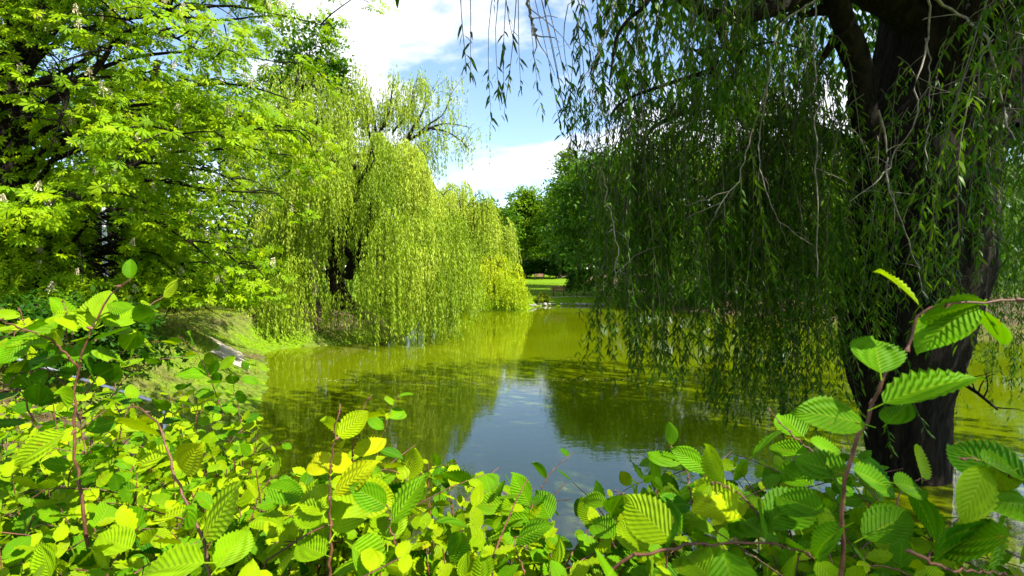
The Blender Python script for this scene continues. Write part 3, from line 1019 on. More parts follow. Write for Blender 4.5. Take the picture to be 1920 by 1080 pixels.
def chestnut(base_xy, ztop, C, rad, label, nwhorl, seed, limbs_px, big=True):
    rng = np.random.default_rng(seed)
    base = np.array([*base_xy, float(ground_z(*base_xy)) - 0.15])
    root = thing('horse_chestnut', base, label, 'chestnut tree')
    C, rad = np.array(C, float), np.array(rad, float)
    P, _ = add_trunk(root, base, [base, base + [0.15, 0.1, 3], base + [0.4, 0.3, 7], [C[0], C[1], ztop - 2]], 0.55 if big else 0.3, 0.1, M_BARKD, sides=14)
    sites, dirs = [], []
    nb = 84 if big else 60
    for i in range(nb):
        d = rand_dir(1, rng)[0]
        d[2] = rng.uniform(-0.92, 0.95)
        d[:2] = norm(d[:2]) * math.sqrt(max(0.05, 1 - d[2] ** 2))
        low_ = 1 - 0.42 * max(0.0, -d[2]) ** 0.8 if big else 1.0     # the skirt draws in
        e = C + d * rad * [low_, low_, 1] * rng.uniform(0.82, 1.05)
        ex_, ey_, ef_ = proj(e[None])
        if ef_[0] > 1 and 240 < ex_[0] < 600 and ey_[0] > 505:      # boughs are kept trimmed above the sunny slope and its path
            e[2] += (ey_[0] - 505) / 960 * ef_[0]
        jz = np.clip((e[2] - base[2]) / (ztop - base[2]) * 0.8, 0.12, 0.9)
        p0 = P[int(jz * 20)]
        pth = smooth_path(limb_path(p0, e, 7, 0.5 + 0.05 * rad[0], 0.25, rng), 20)
        pth[:, 2] -= 0.8 * np.linspace(0, 1, 20) ** 3          # tips droop a little
        g = Geo()
        g.add(*tube(pth, np.linspace(0.07 if big else 0.05, 0.012, 20), 6, wob=0.05))
        for k in range(11):
            j = rng.integers(6, 20)
            dd = norm(np.array([*(norm(rng.standard_normal(2)) * 1.0), rng.normal(0.05, 0.25)]) + 0.7 * norm(pth[j] - C) * [1, 1, 0.4])
            l = rng.uniform(0.7, 1.9)
            q = limb_path(pth[j], pth[j] + dd * l, 6, 0.12 * l, 0.25, rng)
            q[:, 2] -= 0.22 * l * np.linspace(0, 1, 6) ** 2
            g.add(*tube(q, np.linspace(0.022, 0.007, 6), 4))
            for kk in (2, 3, 4, 5, 5):
                sites.append(q[kk] + rng.standard_normal(3) * [0.12, 0.12, 0.04])
                dirs.append(norm(q[-1] - q[0]))
        link('limb', g.mesh('limb', M_BARKD, base, smooth=True), root)
    for lp, r0_, r1_ in limbs_px:
        add_limb(root, base, lp, r0_, r1_, M_BARKD, twigs=8, rng=rng, tl=1.2, n=20)
    sites, dirs = np.array(sites), np.array(dirs)
    idx = rng.permutation(len(sites))[:nwhorl]
    if len(idx) < nwhorl:
        idx = rng.integers(0, len(sites), nwhorl)
    W, WD = sites[idx] + rng.standard_normal((len(idx), 3)) * [0.2, 0.2, 0.22], dirs[idx]
    seen = ((W - C) / rad * norm(CAM + [4, 0, 3] - C)).sum(1) > -0.1     # the far side carries fewer leaves
    kp = seen | (rng.random(len(W)) < 0.25)
    qx, qy, _ = proj(W)
    kp &= ~((np.abs(qx - 199) < 36) & (qy > 385) & (qy < 525) & (rng.random(len(W)) < 0.96)) & ~((qx > 262) & (qx < 520) & (qy > 572))
    W, WD = W[kp], WD[kp]
    k = 3                                                       # leaves in a whorl
    n = len(W) * k
    az = np.repeat(rng.uniform(0, 6.283, len(W)), k) + np.tile(np.arange(k) * 6.283 / k, len(W)) + rng.normal(0, 0.3, n)
    hor = np.stack([np.cos(az), np.sin(az), np.zeros(n)], 1) + 0.45 * np.repeat(WD, k, 0) * [1, 1, 0.3]
    O = np.repeat(W, k, 0) + hor * rng.uniform(0.08, 0.17, n)[:, None] + [0, 0, 0.03]
    D = norm(hor + np.array([0, 0, -0.55]) + 0.28 * rng.standard_normal((n, 3)))
    outw = norm((O - C) / rad)
    Nn = norm(np.array([0, 0, 0.85]) + 0.75 * outw + 0.4 * rng.standard_normal((n, 3)))
    sz = rng.uniform(0.11, 0.22, n)
    tt = np.clip(np.repeat(0.5 + 0.16 * rng.standard_normal(len(W)), k) + 0.08 * rng.standard_normal(n), 0, 1)
    px, py, f = proj(O)
    vis = (px > 0) & (px < 1920) & (py > 0) & (py < 640)
    front = ((O - C) / rad * norm(CAM - C)).sum(1)
    score = np.where(vis, sz / f * (0.3 + np.clip(front, 0, 1)), -1)
    order = np.argsort(-score)
    pick = order[:260] if big else order[:0]
    lm_ = [make_mesh('leaf', T_FAN[0] * [1, 1, s_], T_FAN[1], M_CHEST) for s_ in (0.6, 1.0, 1.5)]
    for i in pick:
        Yv = D[i]
        Xv = norm(np.cross(Yv, Nn[i]))
        Zv = np.cross(Xv, Yv)
        o = link('leaf', lm_[i % 3], root)
        s_ = sz[i]
        o.matrix_local = Matrix(((Xv[0] * s_, Yv[0] * s_, Zv[0] * s_, O[i, 0] - base[0]), (Xv[1] * s_, Yv[1] * s_, Zv[1] * s_, O[i, 1] - base[1]), (Xv[2] * s_, Yv[2] * s_, Zv[2] * s_, O[i, 2] - base[2]), (0, 0, 0, 1)))
        o['tint'] = float(tt[i])
    rest = np.setdiff1d(np.arange(n), pick)
    g = Geo()
    near = score[rest] > np.quantile(score, 0.65)
    for rr_, tf_ in ((rest[near], T_FAN), (rest[~near], T_FANS)):
        V, F = scatter(*tf_, O[rr_], D[rr_], Nn[rr_], sz[rr_])
        g.add(V, F, np.repeat(tt[rr_], len(tf_[0])))
    link('crown', g.mesh('crown', M_CHEST, base), root, kind='stuff')
    # upright flower candles
    wx, wy, wf = proj(W)
    fr = ((W - C) / rad * norm(CAM - C)).sum(1)
    ok = np.where((wx > -40) & (wx < 640) & (wy > -20) & (wy < 600) & (fr > 0.25))[0]
    bm_ = [blossom_mesh(s_) for s_ in (1, 2, 3, 4)]
    for i in rng.permutation(ok)[:150 if big else 40]:
        o = link('blossom', bm_[i % 4], root)
        o.location = W[i] - base + [0, 0, 0.05]
        o.rotation_euler = (rng.normal(0, 0.2), rng.normal(0, 0.2), rng.uniform(0, 6))
        o.scale = [rng.uniform(0.8, 1.25)] * 3
    return root


lp = [([at(-20, 210, 11.5), at(60, 160, 11), at(110, 145, 10.7), at(160, 150, 10.5), at(190, 120, 10.4), at(205, 95, 10.2)], 0.13, 0.03),
      ([at(120, 140, 10.8), at(125, 190, 10.6), at(110, 230, 10.4)], 0.06, 0.025),
      ([at(250, -20, 12), at(300, 5, 11.5), at(345, 40, 11.3), at(357, 80, 11.2), at(350, 130, 11)], 0.09, 0.03)]
chestnut((-12.3, 12.2), 16.5, (-10.1, 13.4, 7.4), (5.4, 4.6, 7.0), 'huge horse chestnut with white flower candles and a dark trunk at the picture edge', 10400, 71, lp, True)
chestnut((-15.5, 20.5), 13.0, (-13.6, 20.0, 6.3), (3.2, 3.0, 5.4), 'smaller horse chestnut behind the huge one', 2000, 72, [], False)


# ------------------------------------------------------------------ things on the left bank and far shore
def lamp_post():
    Y = 16.4
    p = at(199, 540, Y)
    b_ = np.array([p[0], Y, float(ground_z(p[0], Y)) - 0.05])
    root = thing('lamp_post', b_, 'white lamp post half hidden by chestnut leaves', 'lamp post')
    g = Geo(); g.add(*tube([(0, 0, 0), (0, 0, 1.0), (0, 0, 4.1)], [0.085, 0.075, 0.055], 12))
    link('pole', g.mesh('pole', M_WHITE, smooth=True), root)
    g = Geo(); g.add(*tube([(0, 0, 0), (0, 0, 0.35), (0, 0, 0.42)], [0.12, 0.12, 0.09], 12))
    link('base_sleeve', g.mesh('base_sleeve', M_WHITE, smooth=True), root)
    g = Geo(); g.add(*tube([(0, 0, 4.05), (0, 0, 4.15), (0, 0, 4.5), (0, 0, 4.55)], [0.1, 0.16, 0.24, 0.1], 14))
    link('lamp_head', g.mesh('lamp_head', M_WHITE, smooth=True), root)


lamp_post()


def handrail():
    a_, b_ = at(-60, 645, 5.6), at(330, 765, 5.0)
    base = np.array([a_[0], a_[1], float(ground_z(a_[0], a_[1]))])
    root = thing('handrail', base, 'pale grey metal handrail sloping down behind the left hedge', 'handrail')
    g = Geo(); g.add(*tube([a_ - base, (a_ + b_) / 2 - base, b_ - base], 0.016, 10))
    link('rail', g.mesh('rail', M_GALV, smooth=True), root)
    for t in (0.02, 0.95):
        q = a_ + (b_ - a_) * t
        gz = float(ground_z(q[0], q[1])) - 0.1
        g = Geo(); g.add(*tube([np.array([q[0], q[1], gz]) - base, np.array([q[0], q[1], q[2]]) - base], 0.018, 8))
        link('post', g.mesh('post', M_GALV, smooth=True), root)


handrail()


def bench(px, Y, w, rot, label):
    p = at(px, 540, Y)
    root = thing('park_bench', (p[0], Y, float(ground_z(p[0], Y))), label, 'bench', 'park benches by the lawn')
    root.rotation_euler.z = rot
    for i in range(3):
        g = Geo(); g.add(*box(0, -0.16 + i * 0.15, 0.45, w, 0.12, 0.04)); link('seat_slat', g.mesh('seat_slat', M_WOOD), root)
    for i in range(3):
        g = Geo(); g.add(*box(0, 0.23 + 0.03 * i, 0.58 + i * 0.14, w, 0.035, 0.11)); link('back_slat', g.mesh('back_slat', M_WOOD), root)
    for sx in (-1, 1):
        g = Geo(); g.add(*box(sx * (w / 2 - 0.2), -0.14, 0.212, 0.06, 0.06, 0.43)); g.add(*box(sx * (w / 2 - 0.2), 0.26, 0.46, 0.06, 0.05, 0.93)); g.add(*box(sx * (w / 2 - 0.2), 0.05, 0.405, 0.05, 0.36, 0.04))
        link('leg_frame', g.mesh('leg_frame', M_DWOOD), root)


bench(1047, 44.9, 1.3, math.pi, 'dark red brown bench near the water on the far shore')
bench(1010, 80.0, 1.5, 0.1, 'tiny red bench at the back edge of the far lawn')


def post(px, Y, h, r, label, name='white_post'):
    p = at(px, 540, Y)
    root = thing(name, (p[0], Y, float(ground_z(p[0], Y)) - 0.03), label, 'post')
    g = Geo(); g.add(*tube([(0, 0, 0), (0, 0, h * 0.96), (0, 0, h)], [r, r, r * 0.6], 10)); link('shaft', g.mesh('shaft', M_WHITE, smooth=True), root)
    g = Geo(); g.add(*tube([(0, 0, h), (0, 0, h * 1.03), (0, 0, h * 1.06)], [r * 1.25, r * 1.25, r * 0.4], 10)); link('cap', g.mesh('cap', M_WHITE, smooth=True), root)


post(1154, 43.5, 2.1, 0.05, 'slim white post seen through the hanging twigs above the far shore')


def fence():
    p = at(1133, 545, 45.5)
    root = thing('slat_fence', (p[0], 45.5, float(ground_z(p[0], 45.5))), 'dark upright slat fence on the far bank behind hanging twigs', 'fence')
    me = None
    for i in range(9):
        if me is None:
            g = Geo(); g.add(*box(0, 0, 0.72, 0.10, 0.025, 1.35)); me = g.mesh('slat', M_DWOOD)
        link('slat', me, root, (-0.56 + i * 0.14, 0, 0))
    for z in (0.3, 1.15):
        g = Geo(); g.add(*box(0, 0.04, z, 1.3, 0.04, 0.08)); link('rail', g.mesh('rail', M_DWOOD), root)
    for sx in (-0.62, 0.62):
        g = Geo(); g.add(*box(sx, 0.05, 0.75, 0.09, 0.09, 1.5)); link('fence_post', g.mesh('fence_post', M_DWOOD), root)


fence()

rk = [rock(s) for s in range(5)]
STONES = [(993, 575, 1.1), (1001, 574, 1.2), (1010, 573, 1.0), (1022, 573, 1.35), (1029, 573, 1.0), (1052, 569, .9), (1037, 572, .8), (1082, 571, 1.1), (1072, 573, .8), (1093, 574, 1.2), (1104, 573, .9), (1116, 573, 1.1), (1060, 573, .7), (1130, 574, 1.0)]
for i, (px, py, s_) in enumerate(STONES):
    p = at(px, py, 42.0)
    # walk out from the camera until the ground is just above the water
    for Y in np.arange(40.0, 44.5, 0.05):
        q = at(px, py, Y)
        if float(shore_dist(q[0], q[1])) > 0.05:
            break
    V, F = rk[i % 5]
    o = link('shore_stone', make_mesh('shore_stone', V * [0.27 * s_, 0.2 * s_, 0.14 * s_], F, M_STONE, smooth=False), loc=(q[0], q[1], float(ground_z(q[0], q[1])) + 0.05))
    o.rotation_euler.z = i * 1.3
    nth = ('first', 'second', 'third', 'fourth', 'fifth', 'sixth', 'seventh', 'eighth', 'ninth', 'tenth', 'eleventh', 'twelfth', 'thirteenth', 'fourteenth')
    o['label'] = '%s stone from the willow bush in the row edging the far water' % nth[sorted(q_[0] for q_ in STONES).index(px)]
    o['category'] = 'stone'
    o['group'] = 'stones along the far shore'


# grass on the left bank and thin fringe along the shore
def grass_patch(name, xs, ys, n, h, seed, label, keep=None, mat=None):
    rng = np.random.default_rng(seed)
    x = rng.uniform(*xs, n); y = rng.uniform(*ys, n)
    sd = shore_dist(x, y)
    cl = np.sin(x * 2.1 + np.sin(y * 1.7)) * np.cos(y * 2.3 + np.sin(x * 1.9)) + 0.6 * rng.standard_normal(n)
    ok = (sd > 0.15) & (cl > -0.5)
    if keep is not None:
        ok &= keep(x, y)
    x, y = x[ok], y[ok]
    O = np.stack([x, y, ground_z(x, y) - 0.01], 1)
    m = len(O)
    D = np.stack([rng.normal(0, 0.45, m), rng.normal(0, 0.45, m), np.ones(m)], 1)
    sz = h * rng.uniform(0.5, 1.5, m)
    V, F = scatter(*T_DIAM, O, D, rand_dir(m, rng), sz, np.full(m, 0.022))
    g = Geo(); g.add(V, F, np.repeat(np.clip(0.55 + 0.25 * rng.standard_normal(m), 0, 1), 4))
    o = link(name, g.mesh(name, mat or M_GRASS), kind='stuff')
    o['label'] = label
    o['category'] = 'grass'


pth_ = np.array([(-7.75, 14.0), (-8.1, 14.8), (-8.45, 15.4), (-8.8, 16.0), (-9.2, 16.4)])
def off_path(x, y):
    d = np.full(x.shape, 1e9)
    for (ax, ay), (bx, by) in zip(pth_[:-1], pth_[1:]):
        t = np.clip(((x - ax) * (bx - ax) + (y - ay) * (by - ay)) / ((bx - ax) ** 2 + (by - ay) ** 2), 0, 1)
        d = np.minimum(d, np.hypot(x - ax - t * (bx - ax), y - ay - t * (by - ay)))
    return d > 0.5
grass_patch('grass', (-15, -4.5), (6.5, 23), 42000, 0.065, 81, 'short dry grass on the bank around the sandy path', off_path, M_TURF)
grass_patch('grass', (-2, 9.5), (42.6, 70), 16000, 0.12, 82, 'mown grass of the far lawn', None)


def flecks():
    rng = np.random.default_rng(99)
    n1, n2 = 240, 260
    x = np.r_[rng.uniform(-6, 5, n1), rng.uniform(-9, 9, n2)]
    y = np.r_[13.6 + 0.25 * np.sin(x[:n1] * 0.8) + rng.normal(0, 0.12, n1), rng.uniform(6, 30, n2)]
    ok = shore_dist(x, y) < -0.4
    x, y = x[ok], y[ok]
    n = len(x)
    az = rng.uniform(0, 6.283, n)
    V, F = scatter(T_DIAM[0] * [1, 1, 0.1], T_DIAM[1], np.stack([x, y, np.full(n, 0.006)], 1), np.stack([np.cos(az), np.sin(az), 0 * az], 1), np.tile([0, 0, 1.0], (n, 1)), rng.uniform(0.02, 0.06, n), rng.uniform(0.01, 0.03, n))
    g = Geo(); g.add(V, F)
    o = link('floating_flecks', g.mesh('floating_flecks', M_BLOS), kind='stuff')
    o['label'] = 'pale petals and willow fluff drifting on the pond'
    o['category'] = 'flotsam'


flecks()


# ------------------------------------------------------------------ near willow on the right
def near_willow():
    rng = np.random.default_rng(91)
    base = at(1690, 892, 7.5)
    base = np.array([base[0], 7.5, -0.6])
    root = thing('weeping_willow', base, 'massive dark willow with leaning trunk standing in the pond beside the hedge', 'willow tree')
    # trunk with ridged flare
    ctr = [(base[0] + 0.05, 7.5, -0.6), at(1702, 890, 7.5), at(1690, 700, 7.5), at(1705, 500, 7.5), at(1728, 300, 7.5), at(1775, 150, 7.5), at(1805, -60, 7.5)]
    P = smooth_path(ctr, 80)
    zz = P[:, 2]
    hw = np.interp(zz, [-0.6, 0.0, 0.9, 1.8, 3.0, 4.4, 5.3, 6.2, 7.5], [0.75, 0.52, 0.52, 0.72, 0.92, 0.92, 0.82, 0.90, 0.9])
    sides = 96
    T = norm(np.gradient(P, axis=0)); A = norm(np.cross(T, [0, 1, 0.0])); B = np.cross(T, A)
    ang = np.linspace(0, 2 * np.pi, sides, endpoint=False)
    A2, Z2 = np.meshgrid(ang, zz)
    rag = np.zeros_like(A2)
    for k_, am_ in ((5, .05), (9, .045), (14, .04), (21, .035), (33, .022)):      # long broken ridges of old bark
        rag += am_ * np.abs(np.sin(A2 * k_ / 2 + rng.uniform(0, 6) + 0.9 * np.sin(Z2 * rng.uniform(0.6, 1.6) + rng.uniform(0, 6)))) * (0.6 + 0.4 * np.sin(Z2 * rng.uniform(1, 3) + A2 * 2))
    ridge = 0.94 + rag + 0.012 * rng.standard_normal(A2.shape)
    V = P[:, None, :] + (hw[:, None] * ridge)[:, :, None] * (np.cos(ang)[None, :, None] * A[:, None] + np.sin(ang)[None, :, None] * B[:, None])
    F = [(i * sides + j, i * sides + (j + 1) % sides, (i + 1) * sides + (j + 1) % sides, (i + 1) * sides + j) for i in range(79) for j in range(sides)]
    g = Geo(); g.add(V.reshape(-1, 3), np.array(F)); link('trunk', g.mesh('trunk', M_BARKD, base, smooth=True), root)
    top = P[-1]
    LIMB = [([at(1650, 330, 7.4), at(1625, 250, 7.2), at(1612, 130, 7.0), at(1580, 40, 6.8), at(1540, -80, 6.5)], 0.20, 0.12),
            ([at(1760, 80, 7.4), at(1640, -10, 7.0), at(1540, -30, 6.6), at(1470, 5, 6.3), at(1400, 28, 6.0), at(1340, 33, 5.8), at(1295, 8, 5.7), at(1250, -30, 5.6)], 0.24, 0.05),
            ([at(1640, 300, 8.2), at(1560, 260, 8.8), at(1480, 230, 9.2), at(1400, 225, 9.4), at(1350, 170, 9.5), at(1340, 110, 9.5)], 0.16, 0.07),
            ([at(1350, 40, 5.8), at(1358, 75, 5.8), at(1380, 100, 5.9), at(1390, 130, 6.0)], 0.05, 0.03),
            ([at(1860, 260, 7.6), at(1850, 200, 7.8), at(1880, 100, 7.8), at(1915, -40, 7.6)], 0.42, 0.3),
            ([at(1400, 190, 8.6), at(1330, 200, 8.2), at(1260, 220, 7.8), at(1215, 250, 7.6), at(1200, 300, 7.5)], 0.07, 0.02),
            ([at(1345, 130, 6.6), at(1290, 145, 6.4), at(1230, 165, 6.2), at(1170, 190, 6.1), at(1145, 215, 6.0)], 0.035, 0.01),
            ([at(1245, -60, 5.4), at(1205, 15, 5.2), at(1175, 40, 5.1), at(1160, 60, 5.1), at(1150, 105, 5.0), at(1142, 160, 5.0)], 0.03, 0.008),
            ([at(1600, 560, 8.3), at(1560, 590, 8.6), at(1500, 600, 8.9)], 0.07, 0.02),
            ([at(1770, 700, 7.2), at(1830, 735, 6.6), at(1870, 768, 6.2)], 0.035, 0.012),
            ([at(1620, 400, 8.0), at(1540, 380, 8.6), at(1450, 350, 9.0), at(1390, 330, 9.4)], 0.10, 0.03)]
    for lpth, r0_, r1_ in LIMB:
        add_limb(root, base, lpth, r0_, r1_, M_BARKD, twigs=6, rng=rng, n=20, sides=9, tl=0.7)
    # crown boughs, out of the trunk top in all directions
    CC = np.array([6.1, 6.3])
    for i in range(16):
        a = i / 16 * 6.283 + rng.normal(0, 0.15)
        rr = rng.uniform(4.0, 6.6)
        e = np.array([CC[0] + rr * math.cos(a), CC[1] + rr * math.sin(a), rng.uniform(7.6, 10.5)])
        x_, y_, f_ = proj(e[None])
        if f_[0] > 0 and x_[0] < 1150 and y_[0] > -60:
            continue
        add_limb(root, base, limb_path(top - [0, 0, rng.uniform(0, 1.2)], e, 9, 1.0, 0.2, rng), 0.16, 0.04, M_BARKD, twigs=6, rng=rng, n=16)
    for e_ in ((5.2, -1.8, 9.0), (6.6, -2.6, 9.6)):  # two added boughs out of view, for the crown part that shades the hedge
        add_limb(root, base, limb_path(top - [0, 0, 0.4], e_, 10, 0.8, 0.2, rng), 0.17, 0.05, M_BARKD, twigs=8, rng=rng, n=18)
    TW = [([(1738, -10), (1742, 40), (1722, 150), (1712, 240), (1680, 290), (1640, 345), (1595, 375)], 5.2, .011, .005),
          ([(1650, 205), (1662, 280), (1664, 340), (1695, 430), (1722, 510), (1735, 560)], 5.0, .010, .004),
          ([(1745, -10), (1800, 30), (1845, 65), (1866, 120), (1875, 180), (1900, 265)], 4.4, .014, .006),
          ([(1526, -10), (1527, 150), (1531, 300), (1534, 520)], 5.6, .009, .006),
          ([(1530, 0), (1480, 30), (1448, 95), (1432, 180), (1405, 260), (1385, 330), (1340, 400)], 5.0, .011, .004),
          ([(1440, 150), (1425, 260), (1430, 340), (1455, 400), (1520, 460)], 5.4, .008, .003),
          ([(1130, 320), (1140, 380), (1150, 420), (1155, 540)], 5.0, .007, .004),
          ([(1740, 70), (1742, 180), (1738, 320)], 4.6, .006, .004),
          ([(1200, 0), (1195, 90), (1203, 180), (1206, 250)], 5.2, .006, .003),
          ([(1148, -10), (1135, 60), (1112, 110), (1118, 150)], 4.6, .006, .003),
          ([(1160, -10), (1143, 50), (1120, 100), (1090, 150)], 4.6, .007, .003),
          ([(985, -10), (998, 40), (1004, 68)], 4.2, .014, .008),
          ([(1045, 290), (1090, 300), (1135, 250), (1190, 225), (1240, 205)], 5.0, .006, .003)]
    for pts, Y, r0_, r1_ in TW:
        Q = smooth_path([at(x, y, Y + 0.15 * math.sin(i * 2)) for i, (x, y) in enumerate(pts)], 22) + rng.standard_normal((22, 3)) * 0.010
        g = Geo(); g.add(*tube(Q, np.linspace(r0_, r1_, 22), 5))
        for _ in range(5):
            j = rng.integers(4, 21)
            l_ = rng.uniform(0.12, 0.5)
            g.add(*tube(limb_path(Q[j], Q[j] + norm(rng.standard_normal(3) + [0, 0, -0.8]) * l_, 6, 0.02, 0.5, rng), np.linspace(r1_ * 0.8, r1_ * 0.3, 6), 4))
        link('bare_twig', g.mesh('bare_twig', M_TWIGP, base), root)
    # hanging twigs: variants share their mesh
    LEN = [0.7, 1.0, 1.4, 1.9, 2.4, 3.0, 3.6, 4.3, 5.0, 5.8]
    var = {}
    for L in LEN:
        for q in range(4):
            for kind in (0, 1):
                bare = (0.03, 0.62)[kind]
                Pp, O, D, Nn, sz, w, t = hang_strand((0, 0, 0), norm(rng.standard_normal(2)), L, 28 if kind == 0 else 26, 0.115, 0.185, rng, 0.5 + 0.1 * rng.standard_normal(), spread=0.85, sway=0.05, bare=bare, seg=14)
                if kind == 0:                                   # short side twigs
                    for _ in range(int(1 + L * 1.3)):
                        j = rng.integers(2, 12)
                        l_ = rng.uniform(0.25, 0.7)
                        o_ = norm(rng.standard_normal(2))
                        _, o2, d2, n2, s2, w2, t2 = hang_strand(Pp[j] + np.array([0, 0, 0.02]), o_ * 2.2, l_, 30, 0.11, 0.185, rng, 0.6, spread=0.9, sway=0.12)
                        O, D, Nn, sz, w, t = [np.concatenate(q_) for q_ in ((O, o2), (D, d2), (Nn, n2), (sz, s2), (w, w2), (t, t2))]
                Vv, Ff = scatter(*T_LANCE, O, D, Nn, sz, w)
                tv, tf = tube(Pp, np.linspace(0.006, 0.0022, len(Pp)), 4)
                tf = np.vstack([tf[:, [0, 1, 2]], tf[:, [0, 2, 3]]])
                tf = tf[(tf[:, 0] != tf[:, 2]) & (tf[:, 1] != tf[:, 2])]
                V2, F2 = scatter(*T_DIAM, O, D, Nn, sz, w * 0.95)
                t2, u2 = tube(Pp[::2], np.linspace(0.006, 0.0022, len(Pp[::2])), 3, cap=False)
                var[(L, q, kind)] = (Vv, Ff, np.repeat(t, 6), tv, tf, V2, F2, np.repeat(t, 4), t2, u2)
    meshes = {}

    def strand_mesh(key):
        if key not in meshes:
            Vv, Ff, t, tv, tf = var[key][:5]
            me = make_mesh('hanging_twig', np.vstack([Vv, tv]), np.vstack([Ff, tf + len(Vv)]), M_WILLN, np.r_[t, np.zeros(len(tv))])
            me.materials.append(M_TWIGG)
            mi = np.zeros(len(Ff) + len(tf), np.int32); mi[len(Ff):] = 1
            me.polygons.foreach_set('material_index', mi)
            meshes[key] = me
        return meshes[key]

    place = []                                                  # x, y, ztop, length, kind

    def zone(n, px, dd, ytop, ybot, kind=0, clump=1, cs=0.0, bare_mix=0.0):
        made = 0
        while made < n:
            cpx, cd_ = rng.uniform(*px), rng.uniform(*dd)
            yt, yb = rng.uniform(*ytop), (ybot(cpx) if callable(ybot) else rng.uniform(*ybot))
            if clump >= 9:
                yb += rng.normal(0, 38)
            for _ in range(clump):
                d_ = cd_ + rng.normal(0, cs)
                x_ = cpx + rng.normal(0, cs * 960 / max(cd_, 1))
                pt = at(x_, yt + rng.normal(0, 40), d_)
                pb_ = at(x_, yb - abs(rng.normal(0, 55 if clump > 1 else 0)), d_)
                L = pt[2] - max(pb_[2], 0.03)
                made += 1
                if L < 0.5:
                    continue
                place.append((pt[0], pt[1], pt[2], min(L, 5.8), 1 if rng.random() < bare_mix else kind))

    def bot_main(x):
        return np.interp(x, [1080, 1140, 1180, 1260, 1330, 1400, 1480, 1560, 1620], [320, 500, 545, 535, 520, 530, 560, 600, 620]) + rng.normal(0, 35)

    def bot_back(x):
        return np.interp(x, [1060, 1120, 1180, 1330, 1450, 1600, 1900], [330, 520, 560, 560, 590, 610, 600]) + rng.normal(0, 20)
    zone(150, (1290, 1545), (5.8, 9.5), (-60, 220), bot_main, clump=10, cs=0.10)
    zone(54, (1085, 1290), (5.5, 9.5), (190, 330), bot_main, clump=9, cs=0.10)
    zone(100, (1100, 1580), (6.4, 10), (120, 330), bot_main, clump=10, cs=0.10)
    zone(66, (1120, 1800), (9.0, 12.5), (60, 330), bot_back, clump=6, cs=0.18)
    zone(40, (1183, 1222), (6.2, 6.8), (100, 350), (690, 775), clump=5, cs=0.05)
    zone(16, (1275, 1305), (6.2, 6.8), (200, 400), (690, 760), clump=4, cs=0.05)
    zone(36, (1385, 1425), (6.4, 7.2), (150, 400), (740, 860), clump=5, cs=0.06)
    zone(70, (1450, 1590), (6.4, 7.6), (150, 400), (680, 880), clump=5, cs=0.08)
    zone(30, (1600, 1810), (5.6, 6.5), (150, 520), lambda x: rng.uniform(420, 700), clump=3, cs=0.12)
    zone(120, (1560, 1960), (10, 13), (60, 330), lambda x: rng.uniform(500, 640), clump=6, cs=0.2)
    zone(40, (1850, 1970), (5.5, 8.5), (-80, 250), lambda x: rng.uniform(480, 820), clump=5, cs=0.10)
    zone(12, (1890, 1990), (3.2, 4.2), (-120, 60), lambda x: rng.uniform(380, 720), clump=4, cs=0.10)
    zone(26, (1780, 1900), (8.5, 11), (300, 500), lambda x: rng.uniform(640, 820), clump=4, cs=0.12)
    zone(34, (1210, 1470), (4.2, 6.0), (-120, 60), lambda x: rng.uniform(120, 300), clump=4, cs=0.10)
    zone(12, (1030, 1130), (4.6, 6.0), (-60, 180), lambda x: rng.uniform(210, 330), clump=3, cs=0.07, bare_mix=0.5)
    zone(6, (955, 1000), (4.4, 5.2), (-120, -20), lambda x: rng.uniform(190, 290), kind=1, clump=3, cs=0.05)
    for x_, yb, d_ in ((863, 150, 4.0), (868, 145, 4.05), (962, 362, 4.8), (925, 20, 4.4), (945, 60, 4.5), (936, 210, 4.6), (1090, 30, 4.4), (985, 195, 4.6), (1012, 245, 5.0), (970, 255, 4.8)):
        pt, pb_ = at(x_, -120, d_), at(x_, yb, d_)
        place.append((pt[0], pt[1], pt[2], pt[2] - pb_[2], 1))
    place = np.array(place)
    sc_ = place[:, 3] / place[:, 1] * (place[:, 4] == 0)
    mid = place[:, :3].copy(); mid[:, 2] -= place[:, 3] * 0.6
    px, py, _ = proj(mid)
    sc_ = np.where((px > 900) & (px < 1900) & (py > 0) & (py < 900), sc_, sc_ * 0.2)
    order = np.argsort(-sc_ + (place[:, 1] > 7.5) * 10)
    pick = set(order[:285].tolist()) | set(np.where(place[:, 4] == 1)[0][-10:].tolist())
    gl, gt = Geo(), Geo()
    for i, (x_, y_, zt, L, kd) in enumerate(place):
        Lk = min(LEN, key=lambda q: abs(q - L))
        key = (Lk, int(rng.integers(0, 4)), int(kd))
        rz = rng.uniform(0, 6.283)
        if i in pick:
            o = link('hanging_twig', strand_mesh(key), root, (x_ - base[0], y_ - base[1], zt - base[2]))
            o.rotation_euler = (rng.normal(0, 0.075), rng.normal(0, 0.075), rz)
            o.scale = (1, 1, L / Lk)
            o['tint'] = float(np.clip(rng.normal(0, 0.1), -0.2, 0.3))
        else:
            Vv, Ff, t, tv, tf = var[key][:5] if y_ < 6.5 else var[key][5:]
            tv, tf = var[key][8:]
            c_, s_ = math.cos(rz), math.sin(rz)
            M = np.array([(c_, -s_, 0), (s_, c_, 0), (0, 0, L / Lk)])
            gl.add(Vv @ M.T + [x_, y_, zt], Ff, np.clip(t + rng.normal(0, 0.1), 0, 1))
            gt.add(tv @ M.T + [x_, y_, zt], tf)
    # upper crown: short twigs all over the dome
    n = 0
    AO, AD, AN, AS, AW, AT = [], [], [], [], [], []
